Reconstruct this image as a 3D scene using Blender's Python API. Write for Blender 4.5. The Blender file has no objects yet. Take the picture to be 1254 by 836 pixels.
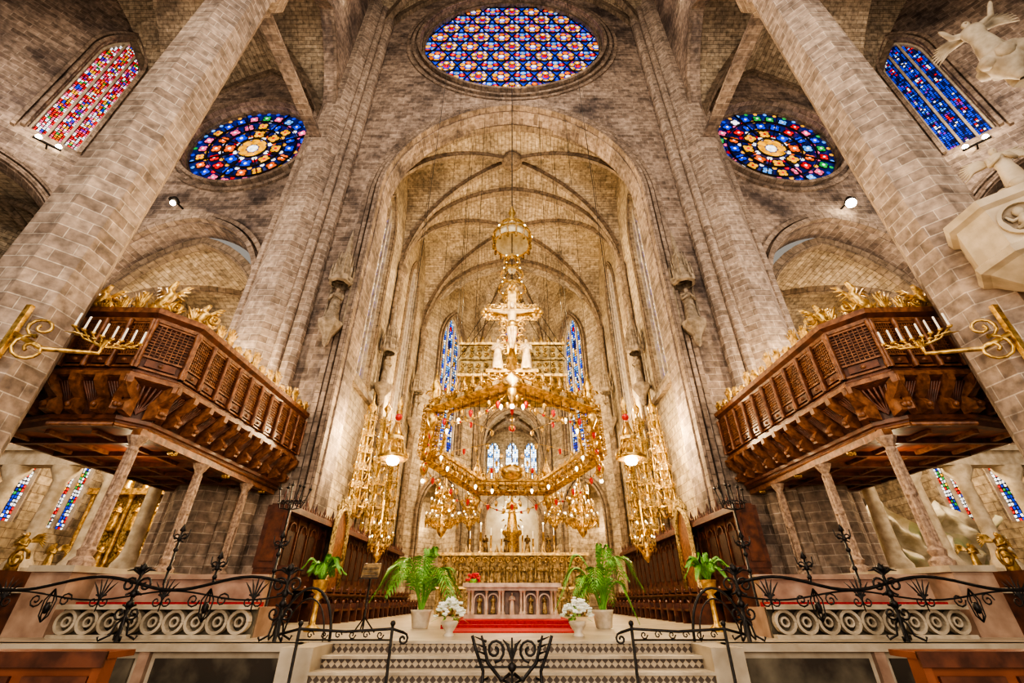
import bpy, math, random
from mathutils import Vector, Matrix
from mathutils.geometry import tessellate_polygon
random.seed(7)
pi=math.pi
sin=math.sin; cos=math.cos
V=Vector
# ------------------------------------------------------------------ materials
def nt(name):
    m=bpy.data.materials.new(name); m.use_nodes=True
    t=m.node_tree; b=t.nodes['Principled BSDF']
    return m,t,b
def stone(name,c1,c2,mort,bw=.62,rh=.27,stain=.6,rough=.85,ms=.014,uv=True):
    m,t,b=nt(name); N=t.nodes; L=t.links
    tc=N.new('ShaderNodeTexCoord')
    br=N.new('ShaderNodeTexBrick'); L.new(tc.outputs['UV'],br.inputs['Vector'])
    br.inputs['Color1'].default_value=(*c1,1); br.inputs['Color2'].default_value=(*c2,1); br.inputs['Mortar'].default_value=(*mort,1)
    br.inputs['Scale'].default_value=1; br.inputs['Mortar Size'].default_value=ms; br.inputs['Brick Width'].default_value=bw; br.inputs['Row Height'].default_value=rh
    br.inputs['Mortar Smooth'].default_value=.3; br.inputs['Bias'].default_value=-.1
    n1=N.new('ShaderNodeTexNoise'); n1.inputs['Scale'].default_value=.35; n1.inputs['Detail'].default_value=8; n1.inputs['Roughness'].default_value=.65
    L.new(tc.outputs['Object'],n1.inputs['Vector'])
    cr=N.new('ShaderNodeValToRGB'); L.new(n1.outputs['Fac'],cr.inputs['Fac'])
    cr.color_ramp.elements[0].position=.36; cr.color_ramp.elements[0].color=(1-stain,1-stain,1-stain*.95,1)
    cr.color_ramp.elements[1].position=.56; cr.color_ramp.elements[1].color=(1,1,1,1)
    n2=N.new('ShaderNodeTexNoise'); n2.inputs['Scale'].default_value=5; n2.inputs['Detail'].default_value=6
    L.new(tc.outputs['Object'],n2.inputs['Vector'])
    cr2=N.new('ShaderNodeValToRGB'); L.new(n2.outputs['Fac'],cr2.inputs['Fac'])
    cr2.color_ramp.elements[0].position=.3; cr2.color_ramp.elements[0].color=(.5,.48,.47,1)
    cr2.color_ramp.elements[1].position=.68; cr2.color_ramp.elements[1].color=(1.25,1.2,1.16,1)
    m1=N.new('ShaderNodeMixRGB'); m1.blend_type='MULTIPLY'; m1.inputs[0].default_value=1
    L.new(br.outputs['Color'],m1.inputs[1]); L.new(cr.outputs['Color'],m1.inputs[2])
    m2=N.new('ShaderNodeMixRGB'); m2.blend_type='MULTIPLY'; m2.inputs[0].default_value=1
    L.new(m1.outputs[0],m2.inputs[1]); L.new(cr2.outputs['Color'],m2.inputs[2])
    L.new(m2.outputs[0],b.inputs['Base Color']); b.inputs['Roughness'].default_value=rough
    bp=N.new('ShaderNodeBump'); bp.inputs['Strength'].default_value=.6; bp.inputs['Distance'].default_value=.05; bp.invert=True
    ad=N.new('ShaderNodeMath'); ad.operation='SUBTRACT'; L.new(br.outputs['Fac'],ad.inputs[0]); L.new(n2.outputs['Fac'],ad.inputs[1])
    L.new(ad.outputs[0],bp.inputs['Height']); L.new(bp.outputs[0],b.inputs['Normal'])
    return m
def simple(name,c,c2=None,rough=.5,metal=0,scale=6,bump=.2,dist=.02,pos=(.35,.65)):
    m,t,b=nt(name); N=t.nodes; L=t.links
    tc=N.new('ShaderNodeTexCoord'); n=N.new('ShaderNodeTexNoise'); n.inputs['Scale'].default_value=scale; n.inputs['Detail'].default_value=5
    L.new(tc.outputs['Object'],n.inputs['Vector'])
    cr=N.new('ShaderNodeValToRGB'); L.new(n.outputs['Fac'],cr.inputs['Fac'])
    c2=c2 or tuple(x*.6 for x in c)
    cr.color_ramp.elements[0].position=pos[0]; cr.color_ramp.elements[0].color=(*c2,1)
    cr.color_ramp.elements[1].position=pos[1]; cr.color_ramp.elements[1].color=(*c,1)
    L.new(cr.outputs['Color'],b.inputs['Base Color'])
    b.inputs['Roughness'].default_value=rough; b.inputs['Metallic'].default_value=metal
    if bump:
        bp=N.new('ShaderNodeBump'); bp.inputs['Strength'].default_value=bump; bp.inputs['Distance'].default_value=dist
        L.new(n.outputs['Fac'],bp.inputs['Height']); L.new(bp.outputs[0],b.inputs['Normal'])
    return m
def emis(name,c,s,noise=0):
    m,t,b=nt(name); N=t.nodes; L=t.links
    b.inputs['Base Color'].default_value=(*[x*.5 for x in c],1); b.inputs['Roughness'].default_value=.3
    b.inputs['Emission Strength'].default_value=s
    if noise:
        tc=N.new('ShaderNodeTexCoord'); n=N.new('ShaderNodeTexNoise'); n.inputs['Scale'].default_value=noise; n.inputs['Detail'].default_value=2
        L.new(tc.outputs['Object'],n.inputs['Vector']); cr=N.new('ShaderNodeValToRGB'); L.new(n.outputs['Fac'],cr.inputs['Fac'])
        cr.color_ramp.elements[0].position=.35; cr.color_ramp.elements[0].color=(*[x*.35 for x in c],1)
        cr.color_ramp.elements[1].position=.6; cr.color_ramp.elements[1].color=(*c,1)
        L.new(cr.outputs['Color'],b.inputs['Emission Color'])
    else: b.inputs['Emission Color'].default_value=(*c,1)
    return m
ST=stone('stone_nave',(.41,.315,.245),(.21,.155,.12),(.50,.41,.33),.72,.3,.7)
STV=stone('stone_vault',(.50,.41,.295),(.34,.27,.185),(.20,.145,.095),.7,.24,.5)
STC=stone('stone_chancel',(.52,.425,.295),(.34,.27,.18),(.24,.175,.115),.8,.34,.45)
STP=stone('stone_pillar',(.44,.345,.27),(.28,.21,.16),(.62,.53,.43),.85,.3,.35,ms=.014)
RIB=stone('stone_rib',(.29,.22,.155),(.19,.14,.095),(.11,.08,.05),.4,.4,.3)
ARCHM=stone('stone_moulding',(.38,.29,.22),(.23,.17,.125),(.14,.1,.07),.4,.4,.5)
PALE=simple('pale_limestone',(.54,.45,.33),(.34,.27,.185),.8,0,4,.3)
OLDST=simple('weathered_canopy_stone',(.36,.28,.195),(.16,.12,.08),.8,0,5,.5)
GOLD=simple('gilded_metal',(.86,.58,.20),(.30,.17,.045),.36,.82,9,.6,.03)
GOLDP=simple('gilded_carving',(.56,.40,.16),(.12,.075,.028),.5,.5,14,1,.05)
BRONZE=simple('dark_bronze',(.22,.14,.06),(.05,.03,.015),.4,.7,12,.5,.03)
IRON=simple('wrought_iron',(.035,.03,.028),(.015,.013,.012),.45,.6,12,.2)
WOOD=simple('carved_walnut',(.15,.05,.025),(.055,.018,.009),.4,0,5,.3)
WOODR=simple('painted_soffit',(.26,.06,.025),(.06,.018,.01),.45,0,3,.2)
WOODL=simple('carved_oak_accent',(.27,.11,.045),(.10,.036,.015),.42,0,9,.6)  # lighter brown wood of mouldings, brackets and lattice bars
DARKW=simple('dark_choir_wood',(.13,.045,.025),(.045,.016,.01),.4,0,5,.3)
PEW=simple('pew_wood',(.27,.085,.035),(.14,.04,.016),.3,0,2,.05)
RED=simple('red_carpet',(.45,.015,.015),(.28,.008,.01),.9,0,20,.2)
PINK=simple('pink_marble',(.46,.31,.22),(.26,.16,.11),.3,0,3,.05)
ALAB=simple('alabaster',(.58,.42,.30),(.34,.23,.15),.4,0,5,.2)
CREAM=simple('cream_marble',(.50,.42,.31),(.33,.265,.185),.3,0,2.5,.05)
DMARB=simple('dark_marble',(.20,.17,.12),(.05,.043,.034),.15,0,1.6,0,pos=(.42,.72))
BLK=simple('black_lead',(.02,.018,.016),None,.6,0,5,0)
WHITE=simple('white_wax',(.9,.86,.78),(.8,.75,.65),.5,0,5,0)
LEAF=simple('palm_leaf',(.17,.40,.05),(.06,.19,.02),.45,0,6,0)
PETAL=simple('white_petal',(.95,.94,.86),(.8,.82,.7),.6,0,12,0)
TERRA=simple('clay_pot',(.70,.60,.46),(.45,.36,.25),.6,0,5,0)
BULB=emis('lamp_glow',(1,.86,.6),30)
BULBS=emis('small_bulb_glow',(1,.82,.5),6)
RLAMP=emis('red_lamp_glass',(.6,.02,.015),.35)
G={'y':emis('glass_yellow',(1,.47,.02),1.25,3),'o':emis('glass_orange',(1,.16,.008),1.2,3),'r':emis('glass_red',(.85,.01,.01),1.1,3),
   'b':emis('glass_blue',(.01,.06,.85),1.2,2),'c':emis('glass_cyan',(.10,.38,1),1.4,3),'g':emis('glass_green',(.04,.5,.10),.9,3),
   'w':emis('glass_white',(.9,.9,.95),1.8,3),'p':emis('glass_purple',(.3,.03,.6),1.1,3),'k':emis('glass_pink',(1,.14,.32),1.2,3),
   'd':emis('glass_deep',(.008,.02,.2),.8,2),'l':emis('glass_daylight',(.72,.86,1),7,3)}
GK=list(G.keys()); GM=[G[k] for k in GK]
gi={k:i for i,k in enumerate(GK)}
# ------------------------------------------------------------------ mesh builder
class MB:
    def __init__(s): s.v=[];s.f=[];s.m=[];s.uv=[];s.sm=[]
    def face(s,pts,mat=0,uv=None,smooth=False):
        pts=[V(p) for p in pts]; i=len(s.v); s.v+=pts; s.f.append(list(range(i,i+len(pts)))); s.m.append(mat); s.sm.append(smooth)
        if uv is None:
            n=(pts[1]-pts[0]).cross(pts[2]-pts[0])
            if n.length<1e-9 and len(pts)>3: n=(pts[2]-pts[0]).cross(pts[3]-pts[0])
            n=n.normalized() if n.length>1e-9 else V((0,0,1))
            if abs(n.z)>.8: uv=[(p.x,p.y) for p in pts]
            else:
                t=V((-n.y,n.x,0)).normalized()
                if abs(t.x)>abs(t.y):
                    if t.x<0: t=-t
                elif t.y<0: t=-t
                uv=[(p.dot(t),p.z) for p in pts]
        s.uv.append(uv)
    def hexa(s,c,mat=0):
        for q in ((0,1,2,3),(4,5,6,7),(0,1,5,4),(1,2,6,5),(2,3,7,6),(3,0,4,7)): s.face([c[k] for k in q],mat)
    def box(s,x0,x1,y0,y1,z0,z1,mat=0):
        s.hexa([(x0,y0,z0),(x1,y0,z0),(x1,y1,z0),(x0,y1,z0),(x0,y0,z1),(x1,y0,z1),(x1,y1,z1),(x0,y1,z1)],mat)
    def obox(s,c,t,n,l,w,h,mat=0):
        c=V(c);t=V(t).normalized()*l;n=V(n).normalized()*w;u=V((0,0,h))
        b=[c-t-n,c+t-n,c+t+n,c-t+n]; s.hexa(b+[p+u for p in b],mat)
    def beam(s,a,b,w,h,mat=0,up=(0,0,1)):
        a=V(a);b=V(b);d=(b-a).normalized();up=V(up)
        sd=d.cross(up)
        if sd.length<1e-4: sd=d.cross(V((1,0,0)))
        sd=sd.normalized()*w/2; uu=sd.cross(d).normalized()*h/2
        s.hexa([a-sd-uu,a+sd-uu,a+sd+uu,a-sd+uu,b-sd-uu,b+sd-uu,b+sd+uu,b-sd+uu],mat)
    def prism(s,pts,d,mat=0):
        pts=[V(p) for p in pts]; d=V(d); q=[p+d for p in pts]
        s.face(pts,mat); s.face(q[::-1],mat)
        for i in range(len(pts)):
            j=(i+1)%len(pts); s.face([pts[i],pts[j],q[j],q[i]],mat)
    def rib(s,path,N,w,h,mat=0,off=0):
        path=[V(p) for p in path]; N=V(N).normalized(); secs=[]; L=0; Ls=[]
        for i,p in enumerate(path):
            a=path[max(i-1,0)]; b=path[min(i+1,len(path)-1)]; t=(b-a).normalized(); q=t.cross(N).normalized()
            if i: L+=(p-path[i-1]).length
            Ls.append(L); c=p+q*off
            secs.append([c-N*w/2-q*h/2,c+N*w/2-q*h/2,c+N*w/2+q*h/2,c-N*w/2+q*h/2])
        ws=[0,w,w+h,2*w+h,2*w+2*h]
        for i in range(len(path)-1):
            for k in range(4):
                a,b=secs[i],secs[i+1]; kk=(k+1)%4
                s.face([a[k],a[kk],b[kk],b[k]],mat,[(Ls[i],ws[k]),(Ls[i],ws[k+1]),(Ls[i+1],ws[k+1]),(Ls[i+1],ws[k])])
        s.face(secs[0],mat); s.face(secs[-1],mat)
    def tube(s,path,r,n=6,mat=0,cap=True,smooth=True):
        path=[V(p) for p in path]
        if not hasattr(r,'__len__'): r=[r]*len(path)
        rings=[];L=0;Ls=[];prev=None
        for i,p in enumerate(path):
            a=path[max(i-1,0)]; b=path[min(i+1,len(path)-1)]; t=(b-a)
            t=t.normalized() if t.length>1e-9 else V((0,0,1))
            if prev is None:
                ref=V((0,0,1)) if abs(t.z)<.9 else V((1,0,0)); x=t.cross(ref).normalized()
            else:
                x=(prev-t*prev.dot(t)); x=x.normalized() if x.length>1e-6 else t.orthogonal().normalized()
            prev=x; y=t.cross(x)
            if i: L+=(p-path[i-1]).length
            Ls.append(L)
            rings.append([p+(x*cos(2*pi*k/n)+y*sin(2*pi*k/n))*r[i] for k in range(n)])
        for i in range(len(path)-1):
            for k in range(n):
                kk=(k+1)%n; u0=k/n*2*pi*r[i];u1=(k+1)/n*2*pi*r[i]
                s.face([rings[i][k],rings[i][kk],rings[i+1][kk],rings[i+1][k]],mat,[(u0,Ls[i]),(u1,Ls[i]),(u1,Ls[i+1]),(u0,Ls[i+1])],smooth)
        if cap and n>2: s.face(rings[0],mat); s.face(rings[-1],mat)
    def lathe(s,prof,c,n=12,mat=0,smooth=True,rot=0,ex=1,ey=1,ang=2*pi,fold=None):
        c=V(c); R=max(p[0] for p in prof); m=n if ang>=2*pi-1e-6 else n+1
        def P(r,z,k):
            a=rot+ang*k/n; rr=r*(1+(fold(a,z) if fold else 0))
            return c+V((rr*cos(a)*ex,rr*sin(a)*ey,z))
        L=0
        for i in range(len(prof)-1):
            r0,z0=prof[i];r1,z1=prof[i+1]; L1=L+math.hypot(r1-r0,z1-z0)
            for k in range(n):
                u0=k*ang/n*R;u1=(k+1)*ang/n*R
                s.face([P(r0,z0,k),P(r0,z0,k+1),P(r1,z1,k+1),P(r1,z1,k)],mat,[(u0,L),(u1,L),(u1,L1),(u0,L1)],smooth)
            L=L1
    def sphere(s,c,r,mat=0,n=8,m=5,sc=(1,1,1)):
        prof=[(max(1e-4,r*sin(pi*i/m)),-r*cos(pi*i/m)*sc[2]) for i in range(m+1)]
        s.lathe(prof,c,n,mat,True,0,sc[0],sc[1])
    def disc(s,c,r,N,mat=0,n=10,rot=0,off=0):
        c=V(c);N=V(N).normalized(); x=N.orthogonal() if abs(N.z)>.9 else V((0,0,1)).cross(N).normalized(); y=N.cross(x); c=c+N*off
        s.face([c+(x*cos(rot+2*pi*k/n)+y*sin(rot+2*pi*k/n))*r for k in range(n)],mat)
    def wall(s,outer,holes,O,U,N,th,mat=0,rmat=None,back=True):
        O=V(O);U=V(U).normalized();N=V(N).normalized(); rmat=mat if rmat is None else rmat
        loops=[outer]+holes; flat=[p for l in loops for p in l]
        tris=tessellate_polygon([[V((p[0],p[1],0)) for p in l] for l in loops])
        f=lambda p,d:O+U*p[0]+V((0,0,p[1]))+N*d
        for t in tris:
            s.face([f(flat[i],0) for i in t],mat,[flat[i] for i in t])
            if back: s.face([f(flat[i],th) for i in t],mat,[flat[i] for i in t])
        for l in loops:
            L=0
            for i in range(len(l)):
                a=l[i];b=l[(i+1)%len(l)];d=math.hypot(b[0]-a[0],b[1]-a[1])
                s.face([f(a,0),f(b,0),f(b,th),f(a,th)],rmat,[(0,L),(0,L+d),(th,L+d),(th,L)]); L+=d
    def obj(s,name,mats,parent=None):
        if not isinstance(mats,(list,tuple)): mats=[mats]
        xs=[p.x for p in s.v];ys=[p.y for p in s.v];zs=[p.z for p in s.v]
        o=V(((min(xs)+max(xs))/2,(min(ys)+max(ys))/2,min(zs)))
        me=bpy.data.meshes.new(name); me.from_pydata([p-o for p in s.v],[],s.f)
        for m in mats: me.materials.append(m)
        me.polygons.foreach_set('material_index',s.m); me.polygons.foreach_set('use_smooth',s.sm)
        ul=me.uv_layers.new(name='UVMap'); fl=[c for f in s.uv for q in f for c in (q[0],q[1])]
        ul.data.foreach_set('uv',fl); me.update()
        if any(s.sm):
            import bmesh
            bm=bmesh.new(); bm.from_mesh(me); bmesh.ops.remove_doubles(bm,verts=bm.verts,dist=1e-4); bm.to_mesh(me); bm.free()
        ob=bpy.data.objects.new(name,me); ob.location=o; bpy.context.collection.objects.link(ob)
        if parent: ob.parent=parent
        return ob
def archpts(cx,w,z0,zs,za,n=14,bottom=True):
    h=za-zs;R=(w*w+h*h)/(2*w); pts=[]
    a1=math.atan2(h,-(R-w))
    for i in range(n+1):
        a=pi+(a1-pi)*i/n; pts.append((cx-w+R+R*cos(a),zs+R*sin(a)))
    r=[(2*cx-p[0],p[1]) for p in pts[:-1]][::-1]
    pts=pts+r
    if bottom: pts=[(cx-w,z0)]+pts+[(cx+w,z0)]
    return pts
def circ(cx,cz,r,n=40): return [(cx+r*cos(2*pi*k/n),cz+r*sin(2*pi*k/n)) for k in range(n)]
def shape(t,k):
    R=(1+k*k)/2; return math.sqrt(max(0,R*R-(abs(t)+R-1)**2))/k
def vault(mb,x0,x1,y0,y1,zs,za,mat=0,n=28,rmat=1,rw=.35,k=None):
    H=za-zs; cx=(x0+x1)/2;cy=(y0+y1)/2;a=(x1-x0)/2;b=(y1-y0)/2; k=k or H/max(a,b)
    ts=[-cos(pi*i/n) for i in range(n+1)]
    z=lambda tx,ty: zs+H*max(shape(tx,k),shape(ty,k))
    arc=[0]
    for i in range(n): arc.append(arc[-1]+math.hypot((ts[i+1]-ts[i])*max(a,b),H*(shape(ts[i+1],k)-shape(ts[i],k))))
    for i in range(n):
        for j in range(n):
            q=[(i,j),(i+1,j),(i+1,j+1),(i,j+1)]
            P=[(cx+a*ts[u],cy+b*ts[v],z(ts[u],ts[v])) for u,v in q]
            tri=((0,1,2),(0,2,3)) if (i<n/2)==(j<n/2) else ((0,1,3),(1,2,3))
            for t in tri:
                mu=sum(abs(ts[q[w][0]]) for w in t);mv=sum(abs(ts[q[w][1]]) for w in t)
                uv=[(P[w][1],arc[q[w][0]]) if mu<mv else (P[w][0],arc[q[w][1]]) for w in t]
                mb.face([P[w] for w in t],mat,uv)
    for sg in (1,-1):
        path=[(cx+a*t,cy+sg*b*t,zs+H*shape(t,k)-.14) for t in ts]
        mb.rib(path,V((-sg*b,a,0)),rw,rw*1.5,rmat)
    for yy in (y0,y1):
        mb.rib([(cx+a*t,yy,zs+H*shape(t,k)-.16) for t in ts],(0,1,0),rw*1.6,rw*1.8,rmat)
    mb.lathe([(0.01,-.5),(.4,-.48),(.5,-.34),(.65,-.3),(.7,-.1),(.62,.1)],(cx,cy,za-.15),14,rmat)
# ------------------------------------------------------------------ shell
EY=15.1
w=MB()
outer=[(-20.6,-1.5),(20.6,-1.5),(20.6,44),(-20.6,44)]
holes=[archpts(0,6.5,-1.45,17.6,24.7,18),circ(0,32.9,6.15,56)]
for s in(-1,1):
    holes.append(circ(s*14.6,21.85,3.45)); holes.append(archpts(s*15.1,3.7,-1.45,11.4,15.6))
w.wall(outer,holes,(0,EY,0),(1,0,0),(0,1,0),1.0,0)
w.obj('wall_east',[ST])
w=MB()
for off,wd,dp in((.18,.25,.4),(.52,.16,.24),(.82,.2,.12)):
    p=[(x,EY-dp/2+.05,z) for x,z in archpts(0,6.5+off,-.5,17.6,24.7+off*1.05,24)]
    w.rib(p,(0,1,0),dp,wd,0)
for s in(-1,1):
    for off,dp in((.18,.3),(.5,.18)):
        w.rib([(x,EY-dp/2+.03,z) for x,z in archpts(s*15.1,3.7+off,3,11.4,15.6+off)],(0,1,0),dp,.22,0)
    for R,dp in((3.6,.3),(4.0,.16)):
        w.rib([(s*14.6+R*cos(2*pi*k/40),EY-dp/2+.03,21.85+R*sin(2*pi*k/40)) for k in range(41)],(0,1,0),dp,.2,0)
for R,dp in((6.3,.35),(6.7,.2),(7.05,.12)):
    w.rib([(R*cos(2*pi*k/60),EY-dp/2+.03,32.9+R*sin(2*pi*k/60)) for k in range(61)],(0,1,0),dp,.2,0)
w.obj('trim_1',[ARCHM])
PX,PY,PR=9.8,7.3,.78
for s in(-1,1):
    w=MB()
    w.lathe([(1.35,-1.5),(1.35,.2),(1.12,.6),(1.05,.9),(1.05,19.6),(1.25,19.9),(1.25,20.3),(1.05,20.5),(1.05,44)],(s*9.95,14.95,0),8,0,False,pi/8)
    for dx,dy,r in((-1.0,-.45,.2),(-1.35,-.12,.3),(1.15,-.2,.22)):
        w.lathe([(r*1.5,-1.5),(r*1.5,.3),(r,.6),(r,36)],(s*(9.95+dx),14.95+dy,0),8,0,False,pi/8)
    w.obj('corner_pier',[STP])
    w=MB()
    w.lathe([(1.2,-1.5),(1.2,-.9),(1.0,-.6),(1.0,-.2),(PR+.03,.1),(PR,19.4),(.9,19.5),(.9,19.65),(PR,19.75),(1.1,20.3),(1.2,20.6),(1.1,20.7),(1.0,21)],(s*PX,PY,0),8,0,False,pi/8)
    w.obj('nave_pillar',[STP])
for s in(-1,1):
    w=MB()
    y0=-.7
    w.wall([(y0,20.6),(EY,20.6),(EY,44),(y0,44)],[archpts(11.15,3.3,20.7,20.8,27.8)[1:-1],archpts(3.25,3.3,20.7,20.8,27.8)[1:-1]],(s*9.9,0,0),(0,1,0),(s,0,0),.6,0)
    for cy in(11.15,3.25):
        w.rib([(s*9.85,y,z) for y,z in archpts(cy,3.4,20.6,20.8,27.9)],(1,0,0),.16,.25,1)
    w.obj('wall_clerestory_'+('north' if s<0 else 'south'),[ST,ARCHM])
c=MB()
for y0,y1 in((-.7,7.25),(7.25,EY)):
    vault(c,-9.9,9.9,y0,y1,29.5,42.5,0,28,1,.36)
    for s in(-1,1):
        a,b=sorted((s*10.2,s*20.2)); vault(c,a,b,y0,y1,20.2,29,0,28,1,.24)
        a,b=sorted((s*20.2,s*29)); vault(c,a,b,y0,y1,20.2,31.5,0,28,1,.22)
c.obj('ceiling_nave',[STV,RIB])
P0=(20.0,15.6); P1=(25.2,9.9)
for s in(-1,1):
    w=MB(); U=V((s*(P1[0]-P0[0]),P1[1]-P0[1],0)); Lg=U.length; N=V((s*.74,.67,0))
    w.wall([(0,-1.5),(Lg,-1.5),(Lg,32),(0,32)],[archpts(3.35,.9,19.2,26.2,28.6),archpts(4.3,3.0,-1.4,13.2,16.8)],(s*P0[0],P0[1],0),U,N,.7,0)
    Un=U.normalized()
    for off in(.12,.36):
        w.rib([V((s*P0[0],P0[1],z))+Un*u-N*.08 for u,z in archpts(3.35,.9+off,19.2-off,26.2,28.6+off)],N,.25,.15,1)
    for off in(.15,.45):
        w.rib([V((s*P0[0],P0[1],z))+Un*u-N*.08 for u,z in archpts(4.3,3.0+off,0,13.2,16.8+off)],N,.25,.2,1)
    w.wall([(-2,-1.5),(10.5,-1.5),(10.5,32),(-2,32)],[],(s*25.2,0,0),(0,1,0),(s,0,0),.5,0)
    w.obj('wall_'+('north' if s<0 else 'south'),[ST,ARCHM])
    w=MB()
    c0=V((s*P0[0],P0[1],0))+Un*.7+N*.7; c1=V((s*P0[0],P0[1],0))+Un*8+N*.7
    w.prism([c0+N*5,c1+N*5,c1+N*5.3,c0+N*5.3],(0,0,17),0)
    w.face([c0+V((0,0,17)),c1+V((0,0,17)),c1+N*5+V((0,0,17)),c0+N*5+V((0,0,17))],0)
    w.face([c0,c0+N*5,c0+N*5+V((0,0,17)),c0+V((0,0,17))],0)
    m_=c0+Un*3.3
    for q in(-1,1):
        w.rib([m_-Un*3*t*1+N*(2.5+q*2.5*t)+V((0,0,12+4.8*shape(t,1))) for t in[i/8-1 for i in range(17)]],Un.cross(V((0,0,1)))+Un*q,.25,.25,1)
    w.obj('wall_outer_chapel_'+('north' if s<0 else 'south'),[STV,RIB])
def lanc(cx,hw,z0,zs,za): return archpts(cx,hw,z0,zs,za,8)
for s in(-1,1):
    w=MB()
    w.wall([(16.0,-1.5),(28.4,-1.5),(28.4,26),(16.0,26)],[lanc(17.9,.95,8.8,18.2,20.6),lanc(24.7,1.1,9.5,18.6,21.2)],(s*7,0,0),(0,1,0),(s,0,0),.5,0)
    U=V((s*(2.9-7),5.6,0)); Lg=U.length; N=V((s*5.6,4.1,0)).normalized()
    w.wall([(0,-1.5),(Lg,-1.5),(Lg,26),(0,26)],[lanc(Lg/2,1.15,9.3,18,21),lanc(Lg/2,1.75,.3,4.8,7.2)],(s*7,28.4,0),U,N,.7,0)
    for off in(.15,.4):
        w.rib([V((s*7,28.4,z))+U.normalized()*u-N*.1 for u,z in lanc(Lg/2,1.15+off,9.3,18,21+off)],N,.25,.15,1)
        w.rib([V((s*7,28.4,z))+U.normalized()*u-N*.1 for u,z in lanc(Lg/2,1.75+off,.3,4.8,7.2+off)],N,.25,.15,1)
    for off in(.1,.3):
        w.rib([(s*6.97,y,z) for y,z in lanc(17.9,.95+off,8.8,18.2,20.6+off)],(1,0,0),.12,.12,1)
        w.rib([(s*6.97,y,z) for y,z in lanc(24.7,1.1+off,9.5,18.6,21.2+off)],(1,0,0),.12,.12,1)
    w.box(*sorted((s*6.8,s*7.05)),16.1,28.4,8.1,8.35,1)
    for yy,xx in((21,6.85),(28.4,6.8),(16.25,6.8),(33.8,2.95)):
        for d,r in((0,.24),(-.3,.12),(.3,.12)):
            w.lathe([(r*1.5,-1.5),(r,0),(r,17),(r*1.6,17.4),(r*1.6,17.7),(r,18)],(s*xx,yy+d,0),8,1,True)
    w.obj('wall_chancel_'+('north' if s<0 else 'south'),[STC,RIB])
    w=MB(); base=V((s*7,28.4,0))+U.normalized()*(Lg/2)
    w.obox(base+N*2.2+V((0,0,-1)),U,N,2.4,.1,9,0)
    for q in(-1,1): w.obox(base+N*1.2+U.normalized()*q*2.0+V((0,0,-1)),N,U,1.2,.1,9,0)
    w.face([base+U.normalized()*a*2+N*b+V((0,0,7.5)) for a,b in((-1,.5),(1,.5),(1,2.3),(-1,2.3))],0)
    w.obj('wall_apse_niche_'+('north' if s<0 else 'south'),[STC])
w=MB()
w.wall([(-2.9,-1.5),(2.9,-1.5),(2.9,26),(-2.9,26)],[archpts(0,2.15,7.6,11.0,13.6),archpts(0,1.9,-1,5.0,6.9),lanc(0,1.0,18.2,20.0,21.8)],(0,34,0),(1,0,0),(0,1,0),.7,0)
for o in(.15,.4):
    w.rib([(x,33.9,z) for x,z in archpts(0,2.15+o,7.6,11,13.6+o)],(0,1,0),.25,.2,1)
    w.rib([(x,33.9,z) for x,z in archpts(0,1.9+o,0,5,6.9+o*.7)],(0,1,0),.25,.2,1)
w.obj('wall_apse',[STC,RIB])
w=MB()
w.wall([(-3.2,4),(3.2,4),(3.2,15),(-3.2,15)],[lanc(x,.62,8.4,12,13.2) for x in(-1.75,0,1.75)],(0,41,0),(1,0,0),(0,1,0),.4,0)
for s in(-1,1): w.box(*sorted((s*3.1,s*3.3)),34.7,41.2,4,15,0)
w.box(-3.2,3.2,34.7,41,7.1,7.5,0)
vault(w,-3.1,3.1,34.7,41,11.5,14.6,0,12,1,.2)
w.obj('wall_trinity_chapel',[STC,RIB])
w=MB(); w.box(-2.6,2.6,35.8,36,-1,7.1,0)
for s in(-1,1): w.box(*sorted((s*2.2,s*2.4)),34.7,36,-1,7.1,0)
w.obj('wall_throne_alcove',[simple('lit_plaster',(.62,.54,.40),(.45,.37,.25),.8,0,2,.05)])
c=MB()
kk=7.4/7
vault(c,-7,7,16.1,21,17.6,25,0,30,1,.25,kk); vault(c,-7,7,21,28.4,17.6,25,0,30,1,.25,kk)
K=V((0,29.6,25)); CC=[V((-7,28.4,17.6)),V((-2.9,34,17.6)),V((2.9,34,17.6)),V((7,28.4,17.6))]
H=7.4
for A,B in((CC[0],CC[1]),(CC[1],CC[2]),(CC[2],CC[3]),(CC[3],CC[0])):
    n=18
    def q(i,j):
        s_=i/n;t_=j/n;e=A.lerp(B,s_);p=e.lerp(V((K.x,K.y,0)),t_)
        return V((p.x,p.y,17.6+H*max(shape(1-t_,kk),shape(2*s_-1,kk))))
    for i in range(n):
        for j in range(n):
            P=[q(i,j),q(i+1,j),q(i+1,j+1),q(i,j+1)]
            c.face(P,0,[((i+a)/n*6,(j+b)/n*8) for a,b in((0,0),(1,0),(1,1),(0,1))])
for A in CC:
    p=[]
    for j in range(17):
        t_=j/16; e=A.lerp(V((K.x,K.y,0)),t_); p.append((e.x,e.y,17.6+H*shape(1-t_,kk)-.14))
    d=(K-A); c.rib(p,V((-d.y,d.x,0)),.28,.38,1)
c.lathe([(.01,-.5),(.5,-.4),(.7,-.1),(.7,.1)],K,14,1)
c.obj('ceiling_chancel',[STV,RIB])
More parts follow.
